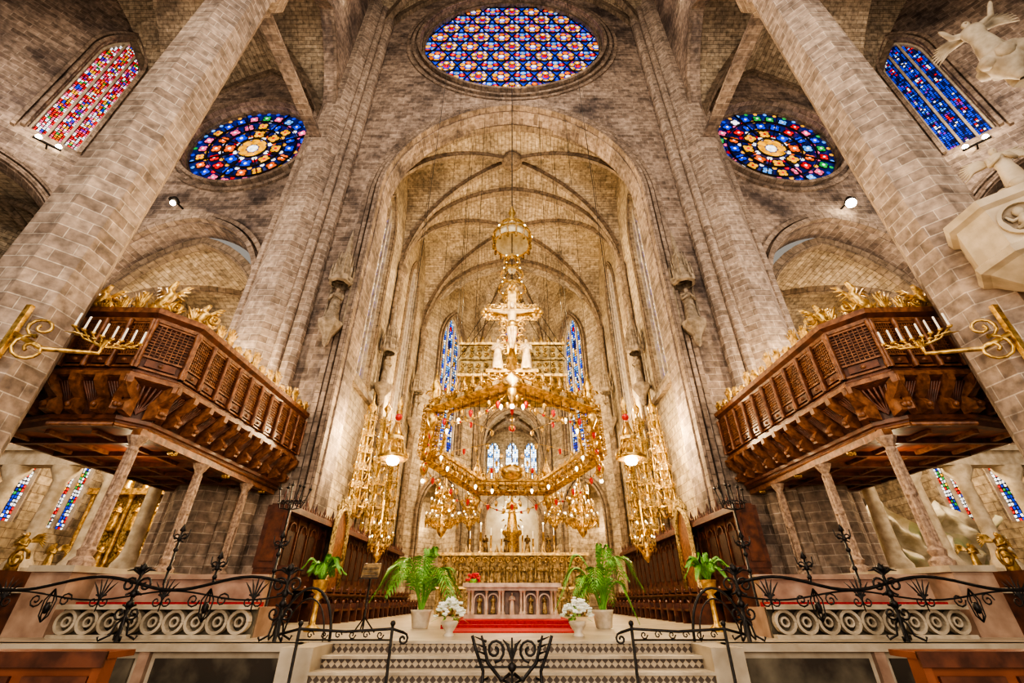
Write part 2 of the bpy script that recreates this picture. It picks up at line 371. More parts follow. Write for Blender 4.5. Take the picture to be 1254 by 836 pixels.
for s in(-1,1):
    w=MB()
    w.wall([(16.0,-1.5),(25,-1.5),(25,17),(16.0,17)],[lanc(17.6,.7,8.5,12.3,13.9),lanc(17.6,.6,2.6,5.2,6.2),lanc(20,.6,2.6,5.2,6.2),lanc(21.5,.8,8.5,12.3,13.9)],(s*19.4,0,0),(0,1,0),(s,0,0),.5,0)
    w.wall([(11,-1.5),(19.5,-1.5),(19.5,17),(11,17)] if s>0 else [(-19.5,-1.5),(-11,-1.5),(-11,17),(-19.5,17)],[lanc(s*17.2,.6,2.6,5.4,6.5),lanc(s*15.2,.7,8,12,13.4),lanc(s*13.4,.5,2.6,5.4,6.4)],(0,25,0),(1,0,0),(0,1,0),.5,0)
    w.box(*sorted((s*10.6,s*11.0)),16,25,-1.5,17,0)
    a,b=sorted((s*11,s*19.4)); vault(w,a,b,16.1,25,9.5,15.4,1,20,2,.25)
    w.obj('wall_side_chapel_'+('north' if s<0 else 'south'),[STC,STV,RIB])
w=MB()
w.box(-29,29,-6,44,-1.7,-1.5,0); w.obj('floor',[stone('floor_slabs',(.34,.3,.25),(.28,.24,.2),(.15,.13,.1),1.2,1.2,.2,.35)])
PZ=-.52
w=MB()
xs0=3.0
pts=[(-20,7.4),(-xs0,7.4),(-xs0,7.75),(xs0,7.75),(xs0,7.4),(20,7.4),(20,15.05),(7,15.05),(7,28.3),(2.9,33.9),(-2.9,33.9),(-7,28.3),(-7,15.05),(-20,15.05)]
pp=[(x,y) for x,y in pts]
tr=tessellate_polygon([[V((x,y,0)) for x,y in pp]])
for t in tr: w.face([(pp[i][0],pp[i][1],PZ) for i in t],0)
for i in range(5):
    a,b=pp[i],pp[i+1]; w.face([(a[0],a[1],-1.5),(b[0],b[1],-1.5),(b[0],b[1],PZ),(a[0],a[1],PZ)],0)
for s in(-1,1):
    w.box(*sorted((s*xs0,s*20)),7.3,7.6,PZ-.09,PZ,0)
    w.box(*sorted((s*xs0,s*20)),7.28,7.4,-1.5,-1.38,0)
    x=xs0+.2
    while x<12:
        w.box(*sorted((s*x,s*(x+1.7))),7.36,7.42,-1.33,PZ-.17,1)
        w.box(*sorted((s*(x+1.78),s*(x+1.92))),7.33,7.42,-1.38,PZ-.09,2); x+=2
w.obj('presbytery_platform',[CREAM,DMARB,PINK])
mos,t_,b_=nt('mosaic_riser')
ck=t_.nodes.new('ShaderNodeTexChecker'); tcn=t_.nodes.new('ShaderNodeTexCoord'); mp=t_.nodes.new('ShaderNodeMapping'); mp.inputs['Rotation'].default_value=(0,0,pi/4)
t_.links.new(tcn.outputs['UV'],mp.inputs['Vector']); t_.links.new(mp.outputs[0],ck.inputs['Vector']); ck.inputs['Scale'].default_value=16
ck.inputs['Color1'].default_value=(.42,.33,.22,1); ck.inputs['Color2'].default_value=(.08,.055,.04,1); t_.links.new(ck.outputs['Color'],b_.inputs['Base Color'])
w=MB()
z=PZ;y=7.75
for i in range(7):
    z0=-1.5; hw=2.62 if i<4 else 3.0
    w.box(-hw,hw,y-.36,y,z0,z-.03,0) if i else None
    if i:
        w.box(-hw-.02,hw+.02,y-.40,y,z-.035,z,1)
        w.face([(-hw,y-.363,z-.14),(hw,y-.363,z-.14),(hw,y-.363,z-.03),(-hw,y-.363,z-.03)],2)
        y-=.36
    else:
        w.face([(-hw,7.745,z-.14),(hw,7.745,z-.14),(hw,7.745,z-.03),(-hw,7.745,z-.03)],2)
        w.box(-hw,hw,7.71,7.9,z-.03,z+.004,1)
    z-=.14
for s in(-1,1): w.box(*sorted((s*2.62,s*3.05)),7.0,7.75,-1.5,PZ-.02,1)
w.obj('altar_steps',[CREAM,CREAM,mos])
w=MB()
w.box(-1.5,1.5,10.9,14.2,PZ,-.45,0); w.box(-1.3,1.3,11.2,14.0,-.45,-.38,0); w.box(-1.2,1.2,9.6,10.9,PZ,PZ+.02,0)
w.obj('red_altar_carpet',[RED])
# ------------------------------------------------------------------ windows
wn=[0]
def wname():
    wn[0]+=1; return 'window_%d'%wn[0]
def hexrose(cx,y,cz,R):
    w=MB(); n=len(GM); BK=n; SB=n+1
    w.disc((cx,y+.12,cz),R,(0,-1,0),gi['b'],60)
    sp=R*2/8.4
    def ok(x,z,r): return math.hypot(x,z)<R-r
    for i in range(-8,9):
        for j in range(-8,9):
            x=(i+j*.5)*sp; zz=j*sp*math.sqrt(3)/2; d=math.hypot(x,zz)
            if d>R: continue
            typ=(i-j)%3; pal={0:('r','y','y'),1:('w','y','o'),2:('y','r','c')}[typ]
            if ok(x,zz,.1): w.disc((cx+x,y+.03,cz+zz),.13*sp,(0,-1,0),gi[pal[0]],8)
            for k in range(6):
                a=k*pi/3+pi/6; px=x+.31*sp*cos(a);pz=zz+.31*sp*sin(a)
                if ok(px,pz,.12):
                    w.disc((cx+px,y+.07,cz+pz),.165*sp,(0,-1,0),BK,8); w.disc((cx+px,y+.05,cz+pz),.135*sp,(0,-1,0),gi[pal[1+(k%2 if typ else 0)]],8)
                    w.disc((cx+px,y+.045,cz+pz),.05*sp,(0,-1,0),gi['w' if typ==0 else 'y'],6)
                a=k*pi/3; px=x+.5*sp*cos(a);pz=zz+.5*sp*sin(a)
                if ok(px,pz,.1): w.disc((cx+px,y+.06,cz+pz),.085*sp,(0,-1,0),gi['c' if typ==1 else 'w' if typ==2 else 'r'],6)
    for k in range(3):
        a=k*pi/3; dx,dz=cos(a),sin(a); nx,nz=-dz,dx
        for j in range(-9,10):
            o=(j+.5)*sp*math.sqrt(3)/2
            if abs(o)>=R: continue
            h=math.sqrt(R*R-o*o)
            w.beam((cx+nx*o-dx*h,y,cz+nz*o-dz*h),(cx+nx*o+dx*h,y,cz+nz*o+dz*h),.05,.07,BK,(0,1,0))
    rr=R*.99
    w.rib([(cx+rr*cos(2*pi*k/60),y-.05,cz+rr*sin(2*pi*k/60)) for k in range(61)],(0,1,0),.3,.16,SB)
    return w.obj(wname(),GM+[BLK,RIB])
hexrose(0,EY+.35,32.9,6.1)
def radrose(cx,y,cz,R,seed):
    w=MB(); rnd=random.Random(seed); BK=len(GM);SB=BK+1
    w.disc((cx,y+.15,cz),R,(0,-1,0),gi['d'],40)
    def d(x,z,r,k,o=.02,n=10): w.disc((cx+x,y+o,cz+z),r,(0,-1,0),gi[k],n)
    d(0,0,R*.09,'w')
    for k in range(8):
        a=k*pi/4; d(R*.17*cos(a),R*.17*sin(a),R*.075,'y')
        a+=pi/8; d(R*.27*cos(a),R*.27*sin(a),R*.045,'w')
    for ring,(rr,n,r,pal) in enumerate(((.38,8,.11,'yobyy'),(.33,8,.045,'or'),(.60,16,.095,'bcorbykb'),(.50,16,.04,'rwy'),(.82,24,.085,'bwrcgybkbo'),(.73,24,.04,'yrkw'),(.94,36,.035,'bcyg'))):
        for k in range(n):
            a=2*pi*(k+(.5 if ring in(1,3,5) else 0))/n; x,z=R*rr*cos(a),R*rr*sin(a); c1=pal[rnd.randrange(len(pal))]
            if r>.06:
                w.disc((cx+x,y+.06,cz+z),R*r*1.05,(0,-1,0),BK,12)
                for q in range(4):
                    aa=a+q*pi/2+pi/4; d(x+R*r*.48*cos(aa),z+R*r*.48*sin(aa),R*r*.42,c1,.03,7)
                d(x,z,R*r*.25,'w' if c1!='y' else 'r',.01,6)
            else: d(x,z,R*r,c1,.03,6)
    for k in range(8):
        a=(k+.5)*pi/4; w.beam((cx+R*.3*cos(a),y,cz+R*.3*sin(a)),(cx+R*.98*cos(a),y,cz+R*.98*sin(a)),.05,.08,BK,(0,1,0))
    for f in(.24,.48,.71):
        w.rib([(cx+R*f*cos(2*pi*k/48),y-.02,cz+R*f*sin(2*pi*k/48)) for k in range(49)],(0,1,0),.1,.04,BK)
    w.rib([(cx+R*cos(2*pi*k/48),y-.02,cz+R*sin(2*pi*k/48)) for k in range(49)],(0,1,0),.2,.1,SB)
    return w.obj(wname(),GM+[BLK,RIB])
for s in(-1,1): radrose(s*14.6,EY+.4,21.85,3.42,3+s)
def lancet(O,U,N,cx,hw,z0,zs,za,pal,cell=.22,mull=2,seed=1,lead=.82,mw=.1):
    rnd=random.Random(seed); w=MB(); O=V(O);U=V(U).normalized();N=V(N).normalized(); BK=len(GM);SB=BK+1
    f=lambda u,z,d=0:O+U*u+V((0,0,z))+N*d
    ap=archpts(cx,hw,z0,zs,za,8); w.face([f(u,z,.1) for u,z in ap],BK)
    h=za-zs;R=(hw*hw+h*h)/(2*hw)
    lw=2*hw/mull; rows=int((za-z0)/cell); cols=max(3,int(round((lw-.1)/cell)))
    for m in range(mull):
        blk={}
        for i in range(cols):
            for j in range(rows):
                u=cx-hw+m*lw+.06+(i+.5)*(lw-.12)/cols; z=z0+(j+.5)*cell
                if z>zs:
                    e=abs(u-cx)+R-hw
                    if e*e+(z-zs)**2>(R-.08)**2: continue
                key=(j//3)
                if key not in blk: blk[key]=pal[rnd.randrange(len(pal))]
                if i in(0,cols-1): c_=pal[(j//2+m)%3]
                elif rnd.random()<.4: c_=blk[key]
                else: c_=pal[rnd.randrange(len(pal))]
                a=(lw-.12)/cols*.5*lead;b=cell*.5*lead; j1=lambda: rnd.uniform(.6,1.1)
                w.face([f(u-a*j1(),z-b*j1(),.05),f(u+a*j1(),z-b*j1(),.05),f(u+a*j1(),z+b*j1(),.05),f(u-a*j1(),z+b*j1(),.05)],gi[c_])
    for m in range(1,mull):
        u=cx-hw+m*lw; e=abs(u-cx)+R-hw; zt=zs+math.sqrt(max(0,R*R-e*e)); w.beam(f(u,z0),f(u,zt),mw,.14,SB,N)
    w.rib([f(u,z) for u,z in ap],N,.2,.1,SB)
    return w.obj(wname(),GM+[BLK,PALE])
for s in(-1,1):
    U=V((s*(P1[0]-P0[0]),P1[1]-P0[1],0)); N=V((s*.74,.67,0)).normalized()
    lancet(V((s*P0[0],P0[1],0))+N*.3,U,N,3.35,.86,19.2,26.2,28.5,'rwkyowrygkwbp' if s<0 else 'bbddrcbdwpbd',.13,3,5+s)
    lancet((s*7.25,0,0),(0,1,0),(s,0,0),17.9,.95,8.8,18.2,20.6,'dbwcdb',.22,4,9,.82,.13)
    lancet((s*7.25,0,0),(0,1,0),(s,0,0),24.7,1.1,9.5,18.6,21.2,'dbwycd',.22,4,9,.82,.13)
    U=V((s*(2.9-7),5.6,0)); N=V((s*5.6,4.1,0)).normalized()
    lancet(V((s*7,28.4,0))+N*.3,U,N,U.length/2,1.1,9.3,18,20.9,'bcwrybwdyc',.22,3,4,.82,.14)
    lancet((s*19.6,0,0),(0,1,0),(s,0,0),17.6,.7,8.5,12.3,13.9,'wbcw',.2,2,3)
    lancet((s*19.6,0,0),(0,1,0),(s,0,0),21.5,.8,8.5,12.3,13.9,'wbcw',.2,2,3)
    for yy in(17.6,20): lancet((s*19.6,0,0),(0,1,0),(s,0,0),yy,.6,2.6,5.2,6.2,'wwrbygw',.14,2,6)
    lancet((0,25.2,0),(1,0,0),(0,1,0),s*17.2,.6,2.6,5.4,6.5,'wwgbyrw',.14,2,8)
    lancet((0,25.2,0),(1,0,0),(0,1,0),s*13.4,.5,2.6,5.4,6.4,'wwgbyrw',.14,2,8)
    lancet((0,25.2,0),(1,0,0),(0,1,0),s*15.2,.7,8,12,13.4,'wbcw',.2,2,8)
for x in(-1.75,0,1.75): lancet((0,41.1,0),(1,0,0),(0,1,0),x,.62,8.4,12,13.2,'llcwll',.2,2,3)
lancet((0,34.25,0),(1,0,0),(0,1,0),0,1.0,18.2,20,21.8,'bdrdby',.22,3,3)
# ------------------------------------------------------------------ figures
def figure(mb,x,y,z,h,face=-pi/2,mat=0,wings=False,arms='pray'):
    c=V((x,y,z)); R=Matrix.Rotation(face+pi/2,3,'Z'); T=lambda a,b,cc:c+R@V((a*h,b*h,cc*h))
    prof=[(.15,0),(.165,.02),(.15,.2),(.125,.42),(.105,.56),(.125,.68),(.135,.76),(.11,.82),(.05,.85),(.036,.87)]
    n=18
    def P(r,zz,k):
        a=2*pi*k/n; f=1+.12*sin(5*a+zz*4)*(max(0,.6-zz)/.6)
        return T(r*f*cos(a),r*f*sin(a)*.72,zz)
    for i in range(len(prof)-1):
        for k in range(n): mb.face([P(*prof[i],k),P(*prof[i],k+1),P(*prof[i+1],k+1),P(*prof[i+1],k)],mat,smooth=True)
    hd=[(.02,.855),(.04,.87),(.052,.895),(.058,.925),(.055,.955),(.04,.98),(.005,.993)]
    for i in range(len(hd)-1):
        for k in range(10):
            q=lambda r,zz,k:T(r*cos(2*pi*k/10)*.88,r*sin(2*pi*k/10),zz)
            mb.face([q(*hd[i],k),q(*hd[i],k+1),q(*hd[i+1],k+1),q(*hd[i+1],k)],mat,smooth=True)
    mb.tube([T(0,-.055,.935),T(0,-.07,.915),T(0,-.055,.908)],[.006*h,.012*h,.008*h],5,mat)
    for sd in(-1,1):
        if arms=='pray': p=[T(.12*sd,0,.79),T(.15*sd,-.03,.64),T(.05*sd,-.13,.68),T(.01*sd,-.15,.72)]
        elif arms=='up': p=[T(.12*sd,0,.79),T(.22*sd,-.06,.78),T(.27*sd,-.12,.92),T(.29*sd,-.13,.97)]
        else: p=[T(.12*sd,0,.79),T(.17*sd,0,.62),T(.14*sd,-.1,.5),T(.13*sd,-.13,.46)]
        mb.tube(p,[.045*h,.04*h,.03*h,.015*h],7,mat)
        if wings:
            for q in range(7):
                a=.5+q*.17; mb.tube([T(.05*sd,.08,.75),T(sd*(.05+.25*sin(a)),.14,.75+.2*cos(a)),T(sd*(.05+.42*sin(a+.35)),.16,.72+.38*cos(a+.35))],[.02*h,.035*h,.006*h],5,mat)
FIG=simple('old_stone_figure',(.30,.23,.16),(.11,.08,.05),.7,0,6,.3)
def wall_statue(x,y,z,face,h=1.75):
    w=MB(); d=V((cos(face),sin(face),0))
    w.lathe([(.02,-1.1),(.12,-.95),(.18,-.6),(.42,-.25),(.48,-.12),(.48,0)],(x,y,z),8,0,False)
    figure(w,x,y,z,h,face,1)
    w.lathe([(.35,h+.15),(.48,h+.2),(.48,h+.5),(.38,h+.55),(.38,h+.95),(.28,h+1.05),(.24,h+1.7),(.12,h+1.9),(.1,h+2.5),(.02,h+3.3)],(x,y,z),8,0,False)
    for k in range(8):
        a=k*pi/4+pi/8
        w.lathe([(.06,0),(.06,.5),(.01,.95)],(x+.44*cos(a),y+.44*sin(a),z+h+.3),5,0)
        w.lathe([(.04,0),(.04,.4),(.01,.8)],(x+.3*cos(a),y+.3*sin(a),z+h+1.0),5,0)
    for k in(-1,1):
        n_=V((-d.y,d.x,0))*.4*k-d*.2; w.tube([V((x,y,z))+n_,V((x,y,z+h+.3))+n_],.05,6,0)
    w.obj('wall_statue',[OLDST,FIG])
for s in(-1,1):
    wall_statue(s*7.25,14.55,9.5,-pi/2)
    wall_statue(s*6.5,20.0,9.3,0 if s<0 else pi,1.7)
    wall_statue(s*6.5,27.4,10.3,0 if s<0 else pi,1.7)
def scroll(c,ax,up,r,turns=1.25,start=0,n=18,dirn=1):
    c=V(c);ax=V(ax);up=V(up)
    return [c+(ax*cos(start+dirn*2*pi*turns*i/n)+up*sin(start+dirn*2*pi*turns*i/n))*r*(1-.82*i/n) for i in range(n+1)]
# ------------------------------------------------------------------ tribune balcony
POSTM=simple('carved_post_stone',(.44,.30,.21),(.19,.12,.08),.6,0,14,.8,.03)
def tribune(s):
    w=MB()
    path=[(11.2,8.75),(9.7,8.3),(8.15,8.35),(7.6,9.0),(7.45,14.9)]
    path=[V((s*x,y,0)) for x,y in path]
    cen=V((s*9.6,12,0))
    def nrm(a,b):
        t=(b-a).normalized(); n=V((t.y,-t.x,0))
        if n.dot((a+b)/2-cen)<0: n=-n
        return t,n
    ns=[nrm(path[i],path[i+1]) for i in range(4)]
    def vn(i):
        if i==0: return ns[0][1]
        if i==4: return ns[3][1]
        v=(ns[i-1][1]+ns[i][1]).normalized(); return v/max(.3,v.dot(ns[i][1]))
    def off(i,o,z): p=path[i]+vn(i)*o; return V((p.x,p.y,z))
    prof=[(-.5,3.12),(-.36,3.12),(-.34,3.24),(-.28,3.26),(-.28,3.34),(-.42,3.38),(-.38,3.7),(-.22,3.95),(-.02,4.08),(.06,4.1),(.06,4.2),(0,4.24),(0,4.28),(-.04,4.3),(-.04,5.48),(0,5.5),(.02,5.58),(.12,5.66),(.14,5.78),(-.1,5.8),(-.12,4.3)]
    mt=[0,0,2,0,2,5,5,5,2,2,2,0,2,5,2,2,0,2,0,0,0]
    for i in range(4):
        for k in range(len(prof)-1):
            o0,z0=prof[k];o1,z1=prof[k+1]
            w.face([off(i,o0,z0),off(i+1,o0,z0),off(i+1,o1,z1),off(i,o1,z1)],mt[k])
        a,b=path[i],path[i+1];t,n=ns[i];L=(b-a).length; m=max(1,round(L/.62)); pw=L/m
        for j in range(m+1):
            p=a+t*(pw*j)
            w.obox(p+n*.01+V((0,0,4.3)),t,n,.04,.05,1.22,0)
            w.lathe([(.045,0),(.06,.1),(.035,.25),(.045,.6),(.035,.9),(.06,1.1),(.045,1.2)],p+n*.07+V((0,0,4.3)),6,2)
            q=[(-.4,3.34),(-.12,3.4),(-.1,3.55),(-.2,3.68),(-.02,3.8),(.12,3.95),(.14,4.1),(-.1,4.1),(-.4,4.1)]
            w.prism([p-t*.07+n*o+V((0,0,z)) for o,z in q],t*.14,2)
            w.sphere(p+n*(-.08)+V((0,0,3.5)),.06,2,6,4)
        for j in range(m):
            p0=a+t*(pw*j+.05);p1=a+t*(pw*(j+1)-.05);W=(p1-p0).length
            for zz in(4.34,4.62,5.44): w.beam(p0+V((0,0,zz)),p1+V((0,0,zz)),.05,.04,2)
            nb=8
            for q in range(1,nb):
                pq=p0.lerp(p1,q/nb); w.beam(pq+V((0,0,4.64)),pq+V((0,0,5.42)),.018,.03,2,n)
            for q in range(1,11):
                zz=4.64+.78*q/11; w.beam(p0+V((0,0,zz)),p1+V((0,0,zz)),.03,.018,2)
            w.beam(p0.lerp(p1,.12)+V((0,0,4.48)),p0.lerp(p1,.88)+V((0,0,4.48)),.06,.16,0)
            w.sphere((p0+p1)/2+n*.02+V((0,0,4.48)),.06,2,8,4,(1,1,.8))
            for q in range(-3,4):
                c0=(p0+p1)/2-n*.36+V((0,0,3.45)); w.tube([c0,c0+t*q*.06*W/.6+n*.10+V((0,0,.3)),c0+t*q*.085*W/.6+n*.3+V((0,0,.56))],[.012,.03,.022],5,0)
    back=[V((s*11.3,14.9,3.13))]
    w.face([off(i,-.36,3.13) for i in range(5)]+back,1)
    for y in(9.6,10.6,11.6,12.6,13.6,14.5): w.box(*sorted((s*8.0,s*11.2)),y-.06,y+.06,3.02,3.13,0)
    for x in(8.9,9.9,10.8): w.box(*sorted((s*(x-.05),s*(x+.05))),8.95,14.9,3.05,3.13,2)
    w.face([off(i,-.1,4.4) for i in range(5)]+[V((s*11.3,14.9,4.4))],0)
    w.box(*sorted((s*11.2,s*11.3)),8.9,14.9,3.05,5.7,0)
    w.box(*sorted((s*7.85,s*8.05)),8.9,14.9,2.98,3.13,2)
    for i in range(1,4): w.tube([off(i,-.34,3.16),off(i+1,-.34,3.16)],.045,6,2)
    for y in(9.0,11.2,13.4):
        c=(s*7.95,y,0)
        w.lathe([(.2,.5),(.2,.62),(.12,.7),(.15,.8),(.085,.88),(.08,1.75),(.11,1.79),(.11,1.85),(.078,1.9),(.074,2.65),(.1,2.7),(.085,2.76),(.17,2.92),(.19,2.98)],c,8,4,False)
        for k in range(4):
            a=k*pi/2+pi/4; w.tube([(s*7.95+.085*cos(a),y+.085*sin(a),.85),(s*7.95+.075*cos(a),y+.075*sin(a),2.72)],.03,6,4)
    for y in(10.1,12.3,14.3):
        for k in range(6): w.sphere((s*7.95+.07*cos(k),y+.07*sin(k),2.95),.045,3,5,3)
    for i in range(4):
        a,b=path[i],path[i+1];t,n=ns[i];L=(b-a).length;m=max(1,round(L/.42))
        for j in range(m):
            c=a+t*(L*(j+.5)/m)+V((0,0,5.8)); hh=.2+.14*((j*7+i*3)%3)
            w.tube(scroll(c+V((0,0,.14)),t,V((0,0,1)),.15,1.3,pi,14,1 if j%2 else -1),[.035]*10+[.028,.025,.03,.04,.05],5,3)
            for q in range(5):
                an=-1+.5*q; w.tube([c,c+t*.1*an+V((0,0,hh*.6)),c+t*.2*an+n*.03+V((0,0,hh*(1.1-.12*abs(an))))],[.03,.045,.008],5,3)
            w.sphere(c+V((0,0,hh)),.06,3,6,4)
    for c,hh in((off(1,-.1,5.8),.65),(off(2,-.1,5.8),.8),(off(3,-.05,5.8),.5)):
        body=[c,c+V((s*.1,-.05,hh*.3)),c+V((-s*.12,-.1,hh*.55)),c+V((s*.05,-.05,hh*.8)),c+V((-s*.15,-.15,hh))]
        w.tube(body,[.12,.13,.11,.09,.04],7,3)
        for sd in(-1,1):
            for q in range(4): w.tube([c+V((0,0,hh*.5)),c+V((sd*(.15+.06*q),0,hh*(.6+.1*q))),c+V((sd*(.35+.03*q),.02,hh*(.45+.16*q)))],[.04,.045,.01],5,3)
            w.tube(scroll(c+V((sd*.3,0,.15)),V((1,0,0)),V((0,0,1)),.17,1.3,pi/2,12,sd),.035,5,3)
    w.obj('carved_tribune_balcony',[WOOD,WOODR,WOODL,GOLD,POSTM,DARKW])
    w=MB()
    w.box(*sorted((s*7.6,s*8.3)),8.5,14.6,PZ,.42,0); w.box(*sorted((s*7.55,s*8.35)),8.45,14.6,.42,.52,1)
    w.box(*sorted((s*8.3,s*11.2)),8.5,8.95,PZ,.10,2); w.box(*sorted((s*8.3,s*11.2)),8.45,9.0,.10,.18,1)
    w.box(*sorted((s*10.3,s*11.1)),8.95,14.6,PZ,.52,2)
    w.obj('tribune_plinth',[PINK,CREAM,DARKW])
for s in(-1,1): tribune(s)
for s in(-1,1):
    w=MB(); x0,x1=4.15,7.3
    w.box(*sorted((s*x0,s*x1)),8.2,8.32,PZ,PZ+.05,0); w.box(*sorted((s*x0,s*x1)),8.16,8.36,-.13,-.06,0)
    n=9
    for k in range(n):
        cx=s*(x0+.2+(x1-x0-.4)*k/(n-1))
        w.rib([(cx+.15*cos(2*pi*q/16),8.26,-.30+.15*sin(2*pi*q/16)) for q in range(17)],(0,1,0),.1,.045,0)
        w.rib([(cx+.06*cos(2*pi*q/10),8.26,-.30+.06*sin(2*pi*q/10)) for q in range(11)],(0,1,0),.06,.03,0)
    w.box(*sorted((s*x0,s*x1)),8.34,8.38,PZ,-.1,2)
    w.box(*sorted((s*(x0+.2),s*x1)),8.5,8.9,-.1,-.03,3)
    w.box(*sorted((s*(x0+.3),s*(x1+.2))),8.95,9.15,PZ,.32,1)
    w.box(*sorted((s*(x0+.25),s*(x1+.2))),8.9,9.2,.32,.4,1)
    w.box(*sorted((s*x0,s*x1)),8.4,8.95,PZ,-.1,1)
    w.obj('marble_circle_balustrade',[PALE,PINK,DMARB,RED])
for s in(-1,1):
    w=MB()
    for x in(12.6,14.3,16.1,17.9):
        w.lathe([(.4,-1.5),(.4,1.0),(.28,1.2),(.23,1.4),(.2,3.5),(.23,3.55),(.2,3.62),(.42,4.0),(.42,4.15)],(s*x,15.9,0),10,0)
    w.box(*sorted((s*11.5,s*18.7)),15.6,16.1,4.15,4.65,0); w.box(*sorted((s*11.5,s*18.7)),15.5,16.1,4.65,4.85,0)
    w.box(*sorted((s*11.5,s*18.7)),15.7,16.1,-.5,.9,0)
    w.obj('chapel_column_screen',[PALE])
    if s<0:
        w=MB(); X=-16.0; Y=19.0
        w.box(X-1.8,X+1.8,Y,Y+.8,-1.5,.6,0)
        for k in range(5):
            xx=X-1.6+.8*k; w.lathe([(.12,.6),(.08,.8),(.08,3.6),(.14,3.8)],(xx,Y+.1,0),8,0)
        for k in range(4):
            for zz in(.9,2.4): figure(w,X-1.2+.8*k,Y+.2,zz,1.1,-pi/2,0)
            w.box(X-1.6+.8*k,X-.8+.8*k,Y+.3,Y+.4,.6,4,1)
            w.lathe([(.2,0),(.15,.4),(.02,1.3)],(X-1.2+.8*k,Y+.2,4.0),6,0)
        w.box(X-1.8,X+1.8,Y-.1,Y+.5,3.8,4.05,0)
        w.obj('gilded_chapel_altarpiece',[GOLD,GOLDP])
    else:
        w=MB(); nx,nz=40,34
        def mz(i,j):
            x=13.8+i*.12; z=-1.0+j*.115; d=.3*sin(i*.5+j*.3)*cos(j*.45-i*.2)+.15*sin(i*1.3)*sin(j*1.1)
            return V((x,18.0+d,z+.5*sin(i*.31)*j/34))
        for i in range(nx):
            for j in range(nz): w.face([mz(i,j),mz(i+1,j),mz(i+1,j+1),mz(i,j+1)],0 if (i//6+j//5)%4 else 1,smooth=True)
        w.obj('ceramic_relief_mural',[simple('pale_glazed_clay',(.66,.60,.48),(.35,.3,.2),.5,0,2,.6,.1),simple('green_glazed_clay',(.3,.36,.2),(.5,.42,.28),.5,0,2,.6,.1)])
    w=MB()
    for k,(dx,hh) in enumerate(((0,.8),(-.45,.6))):
        figure(w,s*(10.85+dx),10.6+.3*k,.52,hh,-pi/2,0,True,'pray')
    w.tube(scroll((s*10.4,10.2,.75),V((1,0,0)),V((0,0,1)),.22,1.4,0,14,1),.035,5,0)
    w.obj('gilded_figure_group',[GOLD])
# ------------------------------------------------------------------ pillar candelabra
for s in(-1,1):
    w=MB(); A=V((s*9.12,6.75,4.2)); c=V((s*8.1,7.45,4.45))
    w.tube([A+V((s*.1,.05,-.3)),A,V((s*8.7,7.0,4.0)),c+V((0,0,-.3)),c],[.05,.06,.05,.04,.05],6,0)
    w.tube(scroll(A+V((-s*.3,.15,-.25)),V((-s,.6,0)).normalized(),V((0,0,1)),.28,1.4,pi/2,16,1),.03,5,0)
    w.tube(scroll(A+V((-s*.3,.15,.2)),V((-s,.6,0)).normalized(),V((0,0,1)),.22,1.4,-pi/2,16,-1),.03,5,0)
    w.beam(A+V((0,0,-.6)),A+V((0,0,.6)),.08,.1,0)
    for k in range(8):
        t=(k-3.5)/3.5; p=c+V((-t*.1*s,.35*t,.06*abs(t)+.05))+V((-t*s*.28,0,0))
        w.tube([c+V((0,0,-.15)),c+(p-c)*.6+V((0,0,-.14)),p],[.025,.02,.02],5,0)
        for q in(-1,1): w.tube([c+(p-c)*.7+V((0,0,-.08)),p+V((.08*q,-.05,-.14))],[.03,.005],4,0)
        w.lathe([(.02,-.03),(.055,0),(.045,.02)],p,6,0); w.lathe([(.02,0),(.018,.3),(.004,.31)],p,6,1)
    w.obj('pillar_candelabrum',[GOLD,WHITE])
# ------------------------------------------------------------------ altar
w=MB(); Y=12.2; B=-.38
w.box(-1.15,1.15,Y,Y+.9,B,B+.08,0); w.box(-1.2,1.2,Y-.05,Y+.95,.27,.36,0); w.box(-1.12,1.12,Y+.02,Y+.9,.2,.27,0)
w.box(-1.0,1.0,Y+.2,Y+.85,B+.08,.2,1)
for x in(-1.05,-.96,-.62,-.3,-.22,.22,.3,.62,.96,1.05):
    w.lathe([(.05,0),(.055,.04),(.032,.07),(.03,.45),(.055,.5)],(x,Y+.06,B+.08),8,0)
for x in(-.79,-.46,.46,.79):
    w.rib([(x+a_,Y+.12,z_) for a_,z_ in archpts(0,.13,B+.12,.0,.13,5)],(0,1,0),.05,.03,0)
    figure(w,x,Y+.15,B+.1,.38,-pi/2,2)
figure(w,0,Y+.1,B+.08,.46,-pi/2,0)
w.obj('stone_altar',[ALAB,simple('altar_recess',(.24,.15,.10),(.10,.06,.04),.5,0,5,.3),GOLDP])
w=MB(); Y=19
w.box(-2.9,2.9,Y,Y+.5,PZ,1.5,1); w.box(-3.0,3.0,Y-.1,Y+.6,1.5,1.6,0); w.box(-3,3,Y-.08,Y+.6,.35,.43,0)
for k in range(10):
    x=-2.7+5.4*k/9; w.lathe([(.07,-.5),(.045,-.4),(.045,.3),(.07,.35),(.045,.45),(.04,1.4),(.07,1.5)],(x,Y-.06,0),6,1)
    if k<9:
        for q in(-.17,.12):
            figure(w,x+.29+q,Y-.02,.5,.7,-pi/2,1); figure(w,x+.29+q,Y-.02,-.45,.65,-pi/2,1)
        w.lathe([(.10,0),(.06,.12),(.01,.3)],(x+.3,Y,1.6),6,1)
        for q in(-.15,.15): w.tube(scroll((x+.3+q,Y-.08,1.33),V((1,0,0)),V((0,0,1)),.12,1.2,0,10),.02,4,0)
w.obj('gilded_reredos',[GOLD,simple('dim_gilded_relief',(.46,.32,.14),(.12,.075,.03),.5,.4,10,1,.05)])
w=MB()
